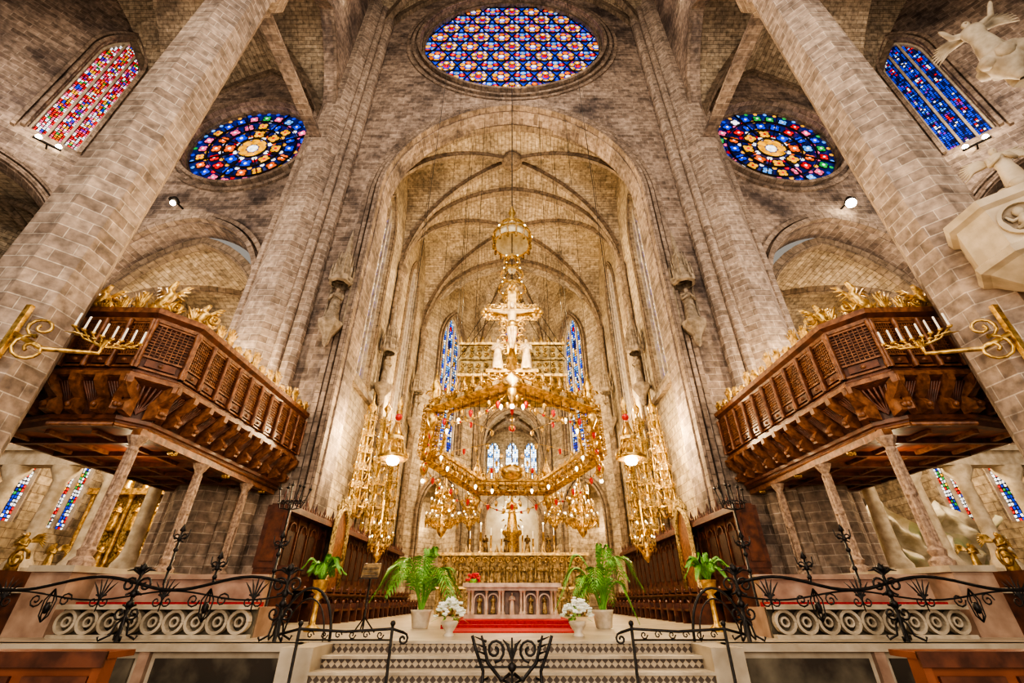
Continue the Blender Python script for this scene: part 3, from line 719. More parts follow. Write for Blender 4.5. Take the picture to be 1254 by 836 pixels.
for k in range(9):
    x=-1.7+3.4*k/8; hh=.5+.25*((k*5)%3)/2
    w.lathe([(.09,0),(.09,.04),(.03,.1),(.045,.3),(.03,hh),(.07,hh+.03)],(x,19.25,1.6),7,0); w.lathe([(.022,0),(.02,.28),(.002,.3)],(x,19.25,1.63+hh),6,1)
    if k%2: figure(w,x+.2,19.3,1.6,.7,-pi/2,3); w.sphere((x,19.25,1.96+hh),.03,2,6,4,(1,1,1.6))
w.obj('altar_candlestick_row',[GOLD,WHITE,BULBS,BRONZE])
w=MB(); figure(w,0,33.2,4.2,2.3,-pi/2,0,False,'pray'); w.lathe([(.5,-1.5),(.5,3.8),(.7,4.0),(.7,4.2)],(0,33.2,0),10,0)
for k in range(16):
    a=2*pi*k/16; w.tube([(0.6*cos(a),33.4,5.4+1.1*sin(a)),(.85*cos(a),33.4,5.4+1.5*sin(a))],[.06,.01],4,0)
w.obj('gilded_madonna_statue',[GOLD])
w=MB(); Y=33.5
w.box(-2.9,2.9,Y,Y+.25,13.9,17.3,1)
for k in range(17):
    x=-2.8+5.6*k/16; w.lathe([(.1,13.9),(.07,14.1),(.07,17),(.12,17.2),(.02,18.2)],(x,Y-.05,0),6,0)
    if k<16:
        for zz in(14.3,15.2,16.1):
            w.tube(scroll((x+.17,Y-.06,zz+.3),V((1,0,0)),V((0,0,1)),.15,1.2,k,8),.03,4,0)
        figure(w,x+.17,Y-.05,16.2,.8,-pi/2,0)
for zz in(13.9,15.0,16.0,17.2): w.box(-2.95,2.95,Y-.15,Y+.2,zz-.08,zz+.08,0)
for k in range(12):
    x=-2.1+4.2*k/11; w.lathe([(.12,0),(.08,.3),(.14,.6),(.03,1.1)],(x,33.4,7.6),6,0)
w.box(-2.3,2.3,33.3,33.6,7.3,7.6,0)
w.obj('gilded_gallery',[GOLDP,simple('gallery_relief',(.40,.29,.13),(.10,.065,.03),.5,.4,10,1,.05)])
def gold_tower(x,y,z0,z1,r=.5,sx=1):
    w=MB(); H=z1-z0
    w.tube([(x,y,z0),(x,y,z1)],[.12,.05],6,0)
    w.beam((x+sx*.1,y,z0+.1),(x+sx*.1,y,z1-.3),.3,.1,1)
    nt_=6
    for k in range(nt_):
        z=z0+H*(k+.3)/nt_; rr=r*(1-.5*k/nt_)
        w.rib([(x+rr*cos(2*pi*q/14),y+rr*sin(2*pi*q/14),z) for q in range(15)],(0,0,1),.05,.04,0)
        for q in range(6):
            a=2*pi*q/6+k; p=V((x+rr*cos(a),y+rr*sin(a),z))
            w.tube([(x,y,z-.3),(x+rr*.6*cos(a),y+rr*.6*sin(a),z-.38),p],[.035,.035,.025],4,0)
            w.lathe([(.05,0),(.03,.1),(.055,.2),(.02,.3),(.03,.5),(.004,.7)],p,5,0 if q%2 else 1)
            if (q+k)%4==0: w.sphere(p+V((0,0,.3)),.03,2,5,4)
            w.tube([p,p+V((0,0,-.35))],[.05,.01],5,1)
            w.tube(scroll(p+V((0,0,.15)),V((cos(a),sin(a),0)),V((0,0,1)),.12,1.2,0,8),.02,4,0)
        w.lathe([(.05,0),(.2,.2),(.05,.45)],(x,y,z),7,1)
    w.lathe([(.08,0),(.2,.25),(.05,.5),(.01,1.0)],(x,y,z1-.1),7,0)
    return w.obj('gilded_candelabrum',[GOLD,GOLDP,BULBS])
for s in(-1,1):
    gold_tower(s*6.35,18.6,3.0,7.4,.38,s); gold_tower(s*6.3,20.8,2.3,8.2,.45,s); gold_tower(s*6.35,23.4,2.3,7.8,.45,s)
def crown_light(x,y,z,R,tiers,top):
    w=MB()
    w.tube([(x,y,z-.2),(x,y,z+tiers*.5+.6)],.035,6,0)
    for k in range(tiers):
        rr=R*(1-.25*k); zz=z+.5*k; n=12-3*k
        w.rib([(x+rr*cos(2*pi*q/20),y+rr*sin(2*pi*q/20),zz) for q in range(21)],(0,0,1),.08,.04,0)
        for q in range(n):
            a=2*pi*q/n; p=V((x+rr*cos(a),y+rr*sin(a),zz))
            w.tube([(x,y,zz-.15),(x+rr*.5*cos(a),y+rr*.5*sin(a),zz-.22),p],[.022,.022,.018],4,0)
            w.lathe([(.045,0),(.03,.08),(.05,.12),(.03,.26)],p,5,1)
            if q%2==k%2: w.sphere(p+V((0,0,.3)),.03,2,5,4,(1,1,1.4))
            w.tube([p,p+V((0,0,-.22))],[.04,.006],5,0)
    w.tube([(x,y,z),(x,y,top)],.010,4,3)
    w.lathe([(.02,-.45),(.14,-.3),(.2,-.1),(.05,.05)],(x,y,z-.1),8,0)
    return w.obj('candle_chandelier',[GOLD,GOLDP,BULBS,IRON])
for s in(-1,1):
    crown_light(s*2.6,17.3,2.5,.6,3,24.5); crown_light(s*2.9,19.8,2.9,.6,3,24.5); crown_light(s*4.9,17.5,1.7,.35,2,24)
    crown_light(s*2.2,24,3.6,.5,3,24.5)
for s in(-1,1):
    w=MB(); x,y,z=s*3.1,11.3,3.15
    w.lathe([(.28,0),(.36,.0),(.4,.04),(.36,.1),(.2,.16),(.1,.3),(.06,.5)],(x,y,z),16,0)
    w.lathe([(.01,-.16),(.12,-.13),(.17,-.04),(.15,.02)],(x,y,z),10,1)
    for k in range(12):
        a=2*pi*k/12; w.tube([(x+.37*cos(a),y+.37*sin(a),z+.06),(x+.24*cos(a),y+.24*sin(a),z+.35),(x+.05*cos(a),y+.05*sin(a),z+1.0)],.013,4,0)
        w.lathe([(.02,0),(.035,.05),(.01,.12)],(x+.38*cos(a),y+.38*sin(a),z+.06),5,0)
    w.rib([(x+.2*cos(2*pi*k/12),y+.2*sin(2*pi*k/12),z+.55) for k in range(13)],(0,0,1),.08,.03,0)
    for k in range(6): w.sphere((x+.2*cos(k*pi/3),y+.2*sin(k*pi/3),z+.62),.035,0,6,4)
    w.sphere((x,y,z+1.15),.1,2,8,5); w.lathe([(.02,1.2),(.09,1.28),(.05,1.4),(.09,1.5),(.01,1.75)],(x,y,z),8,0)
    w.tube([(x,y,z+1.6),(x,y,30)],.012,4,3)
    w.obj('hanging_lamp',[GOLD,BULB,RLAMP,IRON])
# ------------------------------------------------------------------ baldachin
w=MB(); C=V((0,14,4.4)); al=math.radians(19); Vv=V((0,cos(al),-sin(al))); Ux=V((1,0,0)); Nn=Ux.cross(Vv)
if Nn.z<0: Nn=-Nn
vp=[C+Ux*3*sin(2*pi*k/7)-Vv*3*cos(2*pi*k/7) for k in range(7)]
vi=[C+(p-C)*.82 for p in vp]
for k in range(7):
    a,b=vp[k],vp[(k+1)%7]; d=(b-a); L=d.length; d=d.normalized(); inn=((C-(a+b)/2)).normalized()
    w.beam(a,b,.24,.12,1,Nn); w.beam(a+Nn*.18,b+Nn*.18,.12,.06,0,Nn); w.beam(a-Nn*.16,b-Nn*.16,.30,.05,0,Nn)
    w.beam(vi[k]+Nn*.05,vi[(k+1)%7]+Nn*.05,.08,.10,0,Nn)
    n_=9
    for q in range(n_):
        p=a+d*L*(q+.5)/n_; pi_=vi[k].lerp(vi[(k+1)%7],(q+.5)/n_)+Nn*.05
        w.beam(p-d*.11,p+d*.11,.30,.24,4 if q%2 else 0,Nn)
        w.tube([p,pi_],.018,4,0)
        # outer + inner filigree scrolls
        for side,pp_ in((-1,p-inn*.22),(1,p+inn*.24)):
            for sd in(-1,1): w.tube(scroll(pp_+d*sd*.08,d*sd,inn*side,.11,1.3,-pi/2,9,1),.02,4,0)
        w.tube(scroll(p+Nn*.32,d,Nn,.13,1.3,0,9,1 if q%2 else -1),.022,4,0)
        w.lathe([(.05,0),(.03,.12),(.07,.2),(.01,.42)],p+Nn*.24,6,0)
        ln=.28+.12*(q%3)
        w.tube([p-Nn*.15,p-Nn*.15+V((0,0,-ln))],.008,4,3); w.lathe([(.02,0),(.065,-.05),(.055,-.14),(.01,-.22)],p-Nn*.15+V((0,0,-ln)),7,2 if q%3==1 else 0)
        w.tube([pi_,pi_+V((0,0,-.3))],.007,4,3); w.lathe([(.02,0),(.05,-.04),(.045,-.1),(.01,-.17)],pi_+V((0,0,-.3)),6,6 if q in(1,7) else 0)
    w.sphere(a,.24,0,4,2); w.lathe([(.05,0),(.16,.15),(.11,.4),(.18,.5),(.05,.8),(.01,1.1)],a+Nn*.15,6,0)
    w.lathe([(.02,0),(.13,-.1),(.15,-.25),(.09,-.4),(.01,-.55)],a-Nn*.2,8,0)
    for sd in(-1,1): w.tube(scroll(a+Nn*.5+Ux*sd*.15,Ux*sd,Nn,.16,1.3,0,10,1),.028,4,0)
    if k in(0,2,5): w.sphere(a-Nn*.2+V((0,0,-.65)),.07,6,7,5)
    w.tube([a+Nn*.9,V((0,13,9.9))],.012,4,3)
    m_=(a+b)/2; w.tube([m_,V((m_.x*1.05,m_.y,24.6))],.007,4,3)
    # lamps strung from ring towards the centre
    for q in range(1,5):
        p=vi[k].lerp(C+V((0,0,.2)),q/6); 
        w.tube([vi[k].lerp(C+V((0,0,.2)),(q-1)/6),p],.010,4,0)
        w.lathe([(.02,0),(.06,-.05),(.05,-.13),(.01,-.2)],p,6,2 if q==2 else 0)
for k in range(7):
    a,b=vp[k]-Nn*.2,vp[(k+1)%7]-Nn*.2
    for q in range(24):
        t0=q/24;t1=(q+1)/24; f=lambda t:a.lerp(b,t)+V((0,0,-.55*4*t*(1-t)-.1))
        w.tube([f(t0),f(t1)],.014,4,0)
        if q%2: w.sphere(f(t0),.042,2 if q%8==1 else 0,5,4)
w.lathe([(.02,-.3),(.3,-.2),(.42,0),(.36,.1),(.1,.2)],V((0,13.9,3.5)),14,0); w.tube([(0,13.9,3.6),(0,13.9,6.0)],.012,4,3)
w.sphere((0,13.9,4.9),.12,2,8,5)
for k in range(12):
    if k%2: w.sphere((.38*cos(k*pi/6),13.9+.38*sin(k*pi/6),3.62),.03,6,5,4)
cv=[V((-1.75,13.3,6.55)),V((1.75,13.3,6.55)),V((1.85,15.0,6.1)),V((-1.85,15.0,6.1))]
w.face(cv,8)
w.box(-1.8,1.8,13.2,13.26,6.55,7.7,8)
for zz in(6.5,7.72): w.beam((-1.85,13.17,zz),(1.85,13.17,zz),.08,.09,0)
w.beam((-1.8,13.17,7.1),(1.8,13.17,7.1),.05,.04,1)
for k in range(15):
    x=-1.8+3.6*k/14; w.lathe([(.05,0),(.07,.1),(.01,.3)],(x,13.2,7.75),6,0)
    w.tube([(x,13.2,6.5),(x,13.2,6.2)],[.05,.01],5,0)
    if k<14:
        for zz in(6.68,6.9,7.3,7.52): w.tube(scroll((x+.13,13.16,zz),V((1,0,0)),V((0,0,1)),.1,1.3,k+zz*3,8),.02,4,0)
for x in(-1.75,1.75): w.tube([(x,13.2,7.6),(x*.2,13,10.2)],.012,4,3)
F=vp[0]+V((0,0,.25)); cz=F.z
w.tube([F,F+V((0,0,.8))],[.16,.1],6,0)
B0=V((F.x,F.y,cz+.55))
w.beam(B0,B0+V((0,0,2.3)),.26,.12,0,(0,1,0)); w.beam(B0+V((-.66,0,1.5)),B0+V((.66,0,1.5)),.22,.12,0)
for p in(B0+V((-.76,0,1.5)),B0+V((.76,0,1.5)),B0+V((0,0,2.4))):
    for k in range(6): w.sphere(p+V((.13*cos(k*pi/3),0,.13*sin(k*pi/3))),.09,0,6,4)
for sx in(-1,1):
    for k in range(6):
        w.tube(scroll(B0+V((sx*(.2+.02*k),0,.1+.24*k)),V((sx,0,0)),V((0,0,1)),.14,1.2,0,8),.028,4,0)
        w.tube(scroll(B0+V((sx*(.2+.1*k),0,1.74)),V((sx,0,0)),V((0,0,1)),.10,1.2,k,8),.025,4,0)
        w.tube(scroll(B0+V((sx*(.2+.1*k),0,1.27)),V((sx,0,0)),V((0,0,-1)),.10,1.2,k,8),.025,4,0)
for k in range(24):
    a=2*pi*k/24; w.tube([B0+V((.3*cos(a),0.02,1.5+.3*sin(a))),B0+V((.6*cos(a),.02,1.5+.6*sin(a)))],[.045,.006],4,0)
w.rib([B0+V((.34*cos(a*pi/8),.02,1.5+.34*sin(a*pi/8))) for a in range(17)],(0,1,0),.06,.06,0)
y_=F.y-.12; bz=cz+.45
w.tube([(0,y_,bz+.35),(.0,y_-.05,bz+.7),(0,y_-.1,bz+.98),(0,y_-.03,bz+1.2),(0,y_-.02,bz+1.42),(0,y_-.02,bz+1.55),(0,y_-.02,bz+1.62)],[.05,.09,.12,.12,.145,.12,.055],10,7)
for sd in(-1,1):
    w.tube([(sd*.1,y_-.02,bz+1.5),(sd*.33,y_,bz+1.52),(sd*.56,y_+.02,bz+1.6),(sd*.63,y_+.02,bz+1.63)],[.06,.048,.034,.04],7,7)
    w.tube([(sd*.06,y_-.08,bz+.98),(sd*.09,y_-.17,bz+.68),(sd*.03,y_-.06,bz+.36),(sd*.03,y_-.1,bz+.22)],[.085,.07,.045,.035],7,7)
w.lathe([(.1,.88),(.18,.92),(.16,1.08),(.12,1.12)],(0,y_-.08,bz),10,0)
w.sphere((0,y_-.06,bz+1.75),.10,7,9,6,(.85,1,1.2))
for sd in(-1,1): figure(w,sd*.42,F.y-.05,cz+.05,1.0,-pi/2,7)
w.beam(F+V((-.75,0,.0)),F+V((.75,0,.0)),.14,.1,0)
for sd in(-1,1): w.tube(scroll(F+V((sd*.55,0,-.08)),V((1,0,0)),V((0,0,1)),.25,1.3,pi/2,14,sd),.04,5,0)
w.sphere(F+V((0,-.15,-.35)),.36,0,4,2,(1,.5,1)); w.sphere(F+V((0,-.22,-.35)),.23,4,4,2,(1,.6,1))
w.obj('crown_baldachin',[GOLD,GOLDP,RLAMP,IRON,simple('ivory_panel',(.66,.50,.28),(.32,.2,.08),.5,.1,20,.3),BRONZE,BULBS,simple('polychrome_figure',(.80,.62,.38),(.5,.34,.16),.5,.2,8,.1),simple('gold_brocade',(.50,.37,.15),(.15,.1,.035),.5,.4,7,.4,.03)])
w=MB(); x,y=0,13
for k in range(14):
    a=2*pi*k/14
    w.tube([(x+.72*cos(a),y+.72*sin(a),12.2),(x+.78*cos(a),y+.78*sin(a),12.6),(x+.55*cos(a),y+.55*sin(a),13.1),(x+.12*cos(a),y+.12*sin(a),13.4)],[.03,.04,.035,.02],5,0)
    w.lathe([(.05,0),(.06,.15),(.01,.3)],(x+.74*cos(a),y+.74*sin(a),12.0),6,0)
    if k%3==0: w.sphere((x+.8*cos(a),y+.8*sin(a),12.65),.045,1,6,4)
w.lathe([(.66,12.2),(.70,12.6),(.48,13.05),(.1,13.35)],(x,y,0),14,2)
for zz,r in((12.2,.72),(12.6,.78),(13.1,.55)): w.rib([(x+r*cos(2*pi*q/20),y+r*sin(2*pi*q/20),zz) for q in range(21)],(0,0,1),.07,.05,0)
w.lathe([(.1,13.3),(.2,13.5),(.08,13.8),(.16,14),(.02,14.4)],(x,y,0),8,0); w.tube([(x,y,14.2),(x,y,24.4)],.02,5,3)
w.tube([(x,y,13.3),(x,y,9.3)],.02,5,3)
for zz,r in((11.4,.3),(10.7,.42),(10.0,.5)):
    w.rib([(x+r*cos(2*pi*q/16),y+r*sin(2*pi*q/16),zz) for q in range(17)],(0,0,1),.06,.04,0)
    for k in range(8):
        a=k*pi/4; w.tube([(x,y,zz+.35),(x+r*cos(a),y+r*sin(a),zz)],.014,4,0); w.lathe([(.01,-.2),(.05,-.1),(.02,0)],(x+r*cos(a),y+r*sin(a),zz),5,0)
        if k%2: w.sphere((x+r*cos(a),y+r*sin(a),zz+.06),.035,1,5,4)
w.sphere((x,y,10.9),.16,2,8,6); w.lathe([(.03,9.4),(.3,9.55),(.35,9.7),(.1,9.9)],(x,y,0),10,0)
w.obj('hanging_crown_lantern',[GOLD,BULBS,simple('mica_shade',(.8,.72,.52),(.55,.45,.27),.5,0,5,0),IRON])
# ------------------------------------------------------------------ choir stalls
for s in(-1,1):
    w=MB(); y0,y1=12.4,27
    X=6.35; T=2.2
    w.box(*sorted((s*X,s*(X+.12))),y0,y1,PZ,T-.07,0)
    w.box(*sorted((s*(X-.35),s*(X+.2))),y0,y1,T-.12,T,0); w.box(*sorted((s*(X-.3),s*(X+.15))),y0,y1,T,T+.06,1)
    w.box(*sorted((s*(X-.9),s*(X+.15))),y0-.1,y0,PZ,.75,0); w.box(*sorted((s*(X-.42),s*(X+.18))),y0-.12,y0,.7,T,0)
    w.box(*sorted((s*(X-.3),s*(X+.05))),y0-.15,y0-.1,.85,T-.2,1); w.box(*sorted((s*(X-.8),s*(X+.05))),y0-.13,y0-.09,PZ+.1,.6,1)
    n=20
    for k in range(n+1):
        y=y0+(y1-y0)*k/n
        w.box(*sorted((s*(X-.06),s*X)),y-.035,y+.035,.5,T-.1,1)
        w.box(*sorted((s*(X-.6),s*X)),y-.03,y+.03,PZ,.25,0)
        w.sphere((s*(X-.58),y,.28),.06,1,6,4)
        w.lathe([(.07,0),(.05,.08),(.02,.14),(.05,.2),(.01,.4)],(s*(X-.15),y,T+.05),6,0)
        if k<n:
            yc=y+(y1-y0)/n/2
            w.box(*sorted((s*(X-.04),s*X)),yc-.22,yc+.22,.65,1.7,2)
            w.rib([(s*(X-.05),yc+.22*cos(q*pi/8),1.7+.22*sin(q*pi/8)) for q in range(9)],(1,0,0),.06,.04,1)
            w.box(*sorted((s*(X-.55),s*(X-.05))),yc-.28,yc+.28,-.08,-.03,1)
            for q in(-.2,0,.2): w.lathe([(.03,0),(.04,.05),(.005,.22)],(s*(X-.15),yc+q,T+.05),5,1)
    w.box(*sorted((s*(X-.65),s*X)),y0,y1,.22,.28,1)
    X2=4.95
    w.box(*sorted((s*X2,s*(X2+.08))),y0+.4,y1-3,PZ,.1,0); w.box(*sorted((s*(X2-.1),s*(X2+.16))),y0+.4,y1-3,.1,.15,1)
    for k in range(19):
        y=y0+.4+(y1-3.4-y0)*k/18
        w.box(*sorted((s*(X2-.5),s*X2)),y-.03,y+.03,PZ,-.08,0); w.sphere((s*(X2-.48),y,-.05),.05,1,6,4); w.lathe([(.04,0),(.03,.06),(.05,.1),(.005,.2)],(s*(X2+.03),y,.15),6,1)
        w.rib([(s*(X2-.02),y+.3+.2*cos(q*pi/6),-.15+.2*sin(q*pi/6)) for q in range(7)],(1,0,0),.05,.03,1)
    w.box(*sorted((s*(X2-.45),s*X2)),y0+.4,y1-3,-.25,-.2,1)
    w.obj('choir_stalls',[DARKW,WOOD,simple('stall_panel',(.06,.022,.013),None,.5,0,9,.6)])
for s in(-1,1):
    w=MB()
    for o,r in((0,.07),(.14,.04)): w.tube([(s*5.95,y,z) for y,z in archpts(16.4,.6+o,.3,1.9,2.8+o)],r,6,0)
    w.prism([(s*5.98,y,z) for y,z in archpts(16.4,.58,PZ,1.9,2.75)],(s*.06,0,0),1)
    for k in range(7): w.lathe([(.05,0),(.06,.12),(.005,.3)],(s*5.95,16.4+.2*(k-3),2.95-.06*abs(k-3)**1.5),6,0)
    w.obj('gilded_arch_doorway',[GOLDP,WOODL])
# ------------------------------------------------------------------ plants & flowers
def frond(w,base,ang,L,rise,droop,mat=0,nl=22,wd=.028):
    d=V((cos(ang),sin(ang),0)); pts=[]
    for i in range(nl+1):
        t=i/nl; pts.append(base+d*L*t**1.15*.95+V((0,0,rise*sin(min(1,t*1.15)*pi*.62)-droop*t**2.6)))
    w.tube(pts,[.016*(1-.8*i/nl)+.003 for i in range(nl+1)],4,mat)
    sd=V((-d.y,d.x,0))
    for i in range(4,nl+1):
        t=i/nl; tg=(pts[i]-pts[i-1]).normalized(); ll=L*.34*sin(pi*min(1,(t*.85+.12)))**.8
        for q in(-1,1):
            e=pts[i]+sd*q*ll*.75+tg*ll*.6+V((0,0,-ll*.35)); m=pts[i].lerp(e,.45)+V((0,0,.03))
            w.face([pts[i],m+tg*wd,e,m-tg*wd],mat,[(0,0)]*4)
def palm(x,y,z,hh,L,n,seed,stand=False):
    rnd=random.Random(seed); w=MB()
    if stand:
        w.lathe([(.14,PZ-z),(.16,PZ-z+.05),(.05,PZ-z+.12),(.045,-.35),(.09,-.3),(.05,-.25),(.13,-.2),(.15,-.02),(.16,0)],(x,y,z),10,2)
    else: w.lathe([(.15,0),(.17,.02),(.22,.3),(.24,.34),(.2,.34),(.02,.3)],(x,y,z),14,1)
    b=V((x,y,z+(.3 if not stand else 0)))
    for k in range(n):
        a=2*pi*k/n*1.0+rnd.uniform(-.25,.25); st=rnd.uniform(.1,.5)
        bb=b+V((cos(a)*.05,sin(a)*.05,0)); w.tube([b,bb+V((0,0,hh*.25*st))],.012,4,0)
        frond(w,bb+V((0,0,hh*.25*st)),a,L*rnd.uniform(.75,1.08),hh*rnd.uniform(.55,1),hh*rnd.uniform(.3,.8),0)
    for k in range(4): frond(w,b,rnd.uniform(0,6.28),L*.35,hh*1.1,0.1,0)
    w.obj('potted_palm',[LEAF,TERRA,GOLD])
palm(-1.95,11.0,PZ,1.15,1.1,13,2); palm(1.95,11.0,PZ,1.2,.95,14,5)
palm(-3.85,10,.35,.42,.42,11,3,True); palm(3.95,10,.35,.45,.42,11,8,True)
def bouquet(x,y,z,seed):
    rnd=random.Random(seed); w=MB()
    w.lathe([(.09,0),(.1,.02),(.06,.06),(.12,.14),(.15,.2),(.13,.22),(.02,.2)],(x,y,z),12,2)
    for k in range(120):
        a=rnd.uniform(0,2*pi); e=rnd.uniform(0,1)**.6; r=.25*e; zz=.24+.30*math.sqrt(max(0,1-e*e))*rnd.uniform(.6,1)+.02
        p=V((x+r*cos(a),y+r*sin(a),z+zz)); rr=rnd.uniform(.022,.04)
        if rnd.random()<.75:
            w.sphere(p,rr*.6,0,6,4)
            for q in range(5): w.sphere(p+V((cos(q*1.256)*rr*.8,sin(q*1.256)*rr*.8,0)),rr*.55,0,5,3)
        else:
            dd=V((cos(a),sin(a),rnd.uniform(-.3,.6)))*.1; sdv=V((-sin(a),cos(a),0))*.02; w.face([p,p+dd*.5+sdv,p+dd,p+dd*.5-sdv],1,[(0,0)]*4)
    for k in range(18):
        a=rnd.uniform(0,2*pi); p=V((x+.18*cos(a),y+.18*sin(a),z+.27)); dd=V((cos(a)*.16,sin(a)*.16,rnd.uniform(-.1,.08))); sdv=V((-sin(a),cos(a),0))*.025
        w.face([p,p+dd*.5+sdv,p+dd,p+dd*.5-sdv],1,[(0,0)]*4)
    w.obj('white_flower_arrangement',[PETAL,LEAF,TERRA])
bouquet(-1.05,8.7,PZ,1); bouquet(1.1,8.7,PZ,2)
w=MB()
rnd=random.Random(5)
for k in range(40):
    a=rnd.uniform(0,6.28);r=rnd.uniform(0,.18); w.sphere((-1.0+r*cos(a),12.6+r*sin(a)*.5,.42+rnd.uniform(0,.16)),.035,0,6,4)
w.lathe([(.08,0),(.12,.08),(.1,.1)],(-1.0,12.6,.36),8,1); w.obj('red_flower_arrangement',[simple('red_petal',(.6,.03,.03),(.4,.01,.02),.6),LEAF])
w=MB(); x,y=-2.75,9.6
w.tube([(x,y,PZ),(x,y,.35)],.018,6,0)
for k in range(3):
    a=k*2.09; w.tube([(x,y,PZ+.25),(x+.22*cos(a),y+.22*sin(a),PZ+.01)],.013,5,0)
w.prism([(x-.17,y-.06,.36),(x+.17,y-.06,.36),(x+.17,y+.06,.62),(x-.17,y+.06,.62)],(0,.02,.005),1); w.beam((x-.18,y-.1,.36),(x+.18,y-.1,.36),.05,.02,0)
for q in range(3): w.beam((x-.15,y-.075+.03*q,.40+.07*q),(x+.15,y-.075+.03*q,.40+.07*q),.012,.012,0)
w.obj('music_stand',[IRON,BRONZE])
# ------------------------------------------------------------------ wrought iron railing
X_=V((1,0,0));Z_=V((0,0,1))
def tall_pricket(w,x,y,z0,z1):
    w.tube([(x,y,z0),(x,y,z1)],.018,6,0)
    for zz in(z0+.3*(z1-z0),z0+.65*(z1-z0),z1-.1): w.sphere((x,y,zz),.04,0,6,4)
    for sd in(-1,1):
        w.tube(scroll((x+sd*.07,y,z1-.08),X_,Z_,.07,1.2,-pi/2,10,-sd),.011,4,0); w.tube([(x,y,z1-.12),(x+sd*.12,y,z1-.06),(x+sd*.13,y,z1+.04)],.011,4,0)
    w.lathe([(.01,0),(.05,.02),(.005,.12)],(x,y,z1),6,0)
for s in(-1,1):
    w=MB(); y=7.65
    px=[3.45,5.75,8.2]
    for i,x in enumerate(px):
        X=s*x; top=.38
        w.tube([(X,y,PZ),(X,y,top)],[.032,.022],7,0); w.sphere((X,y,top-.3),.05,0,7,5); w.sphere((X,y,-.05),.055,0,7,5)
        for a in(0,1,2,3):
            dx,dy=cos(a*pi/2+.78),sin(a*pi/2+.78); w.tube([(X,y,PZ+.3),(X+dx*.07,y+dy*.07,PZ+.22),(X+dx*.1,y+dy*.1,PZ+.08),(X+dx*.22,y+dy*.2,PZ+.02),(X+dx*.24,y+dy*.22,PZ+.07)],.016,5,0)
        for sd in(-1,1):
            w.tube(scroll((X+sd*.12,y,.2),X_,Z_,.13,1.5,-pi/2,18,-sd),.016,5,0)
            w.tube(scroll((X+sd*.1,y,-.17),X_,Z_,.11,1.5,pi/2,18,sd),.015,5,0)
            for q in range(3): w.tube([(X,y,top-.05),(X+sd*.05*(q+.5),y-.02,top+.07-.02*q),(X+sd*.09*(q+.5),y-.02,top+.1-.045*q)],[.012,.018,.004],4,0)
        w.lathe([(.02,0),(.06,.03),(.05,.07),(.005,.12)],(X,y,top),7,0)
    for x0,x1 in((3.45,5.75),(5.75,8.2),(8.2,11)):
        for zb,am,r in((.22,.09,.024),(.06,-.06,.013)):
            w.tube([(s*(x0+(x1-x0)*t/16),y,zb+am*sin(2*pi*t/16)) for t in range(17)],r,5,0)
        for t in(.2,.5,.8):
            xx=s*(x0+(x1-x0)*t); c_=V((xx,y,-.1))
            if t==.5:
                for aa in range(4):
                    w.tube([c_+V((0,0,.25)),c_+V((.09*cos(aa*pi/2),.05*sin(aa*pi/2),.1)),c_+V((.07*cos(aa*pi/2),.04*sin(aa*pi/2),-.1)),c_+V((0,0,-.18))],.012,4,0)
                w.sphere(c_,.05,0,7,5,(1,1,1.6))
                for sd in(-1,1): w.tube(scroll(c_+V((sd*.22,0,.1)),X_,Z_,.1,1.4,0,12,sd),.012,4,0)
            else:
                for q in range(5): w.tube([c_+V((0,0,.1)),c_+V((.05*(q-2),0,.25+.03*(2-abs(q-2)))),c_+V((.09*(q-2),0,.34+.04*(2-abs(q-2))))],[.01,.015,.003],4,0)
                for sd in(-1,1): w.tube(scroll(c_+V((sd*.08,0,.08)),X_,Z_,.09,1.3,pi/2,12,sd),.011,4,0)
                w.tube([c_+V((0,0,.3)),c_+V((0,0,-.05))],.01,4,0)
    w.tube([(s*(3.05+.4*cos(a)),y,-.52+.0+ .68*sin(a)) for a in[pi*i/16 for i in range(17)]],.02,6,0)
    w.tube([(s*(3.05+.3*cos(a)),y,-.52+.54*sin(a)) for a in[pi*i/16 for i in range(17)]],.012,5,0)
    tall_pricket(w,s*5.35,y,.2,.95); tall_pricket(w,s*3.7,y,.2,.85); tall_pricket(w,s*4.6,y,.2,.55)
    w.obj('wrought_iron_railing',[IRON])
    w=MB(); x,y=s*5.75,11.9
    w.tube([(x,y,PZ),(x,y,2.2)],[.03,.022],6,0)
    for a in range(3): w.tube([(x,y,PZ+.4),(x+.25*cos(a*2.1),y+.25*sin(a*2.1),PZ+.02)],.02,5,0)
    for k in range(6):
        t=(k-2.5)/2.5; p=V((x+t*.38,y+.1*(k%2),2.5+.12*(1-abs(t)))); w.tube([(x,y,2.0),(x+t*.28,y,2.05),p],.016,5,0)
        w.lathe([(.01,0),(.05,.03),(.04,.05),(.012,.07),(.01,.16)],p,6,0)
        for q in(-1,1): w.tube(scroll(V((x+t*.28+q*.05,y,2.2)),X_,Z_,.06,1.2,0,10,q),.010,4,0)
    w.obj('iron_torch_candelabrum',[IRON])
    w=MB(); y=6.75; zf=-.94
    for x in(1.55,2.75):
        w.tube([(s*x,y,zf),(s*x,y,-.28)],.02,6,0); w.sphere((s*x,y,-.26),.035,0,6,4)
    w.tube([(s*1.4,y,-.36),(s*1.55,y,-.32),(s*2.15,y,-.35),(s*2.75,y,-.32),(s*3.0,y,-.38)],.018,6,0)
    w.tube([(s*1.55,y,-.44),(s*2.75,y,-.44)],.011,5,0)
    for k in range(6):
        c_=V((s*(1.7+.18*k),y,-.385)); w.tube(scroll(c_,X_,Z_,.05,1.2,0,8,1 if k%2 else -1),.008,4,0)
    w.tube(scroll(V((s*1.4,y,-.43)),X_,Z_,.07,1.3,pi/2,12,s),.014,5,0)
    w.obj('stair_handrail',[IRON])
w=MB(); y=6.2; zf=-1.1
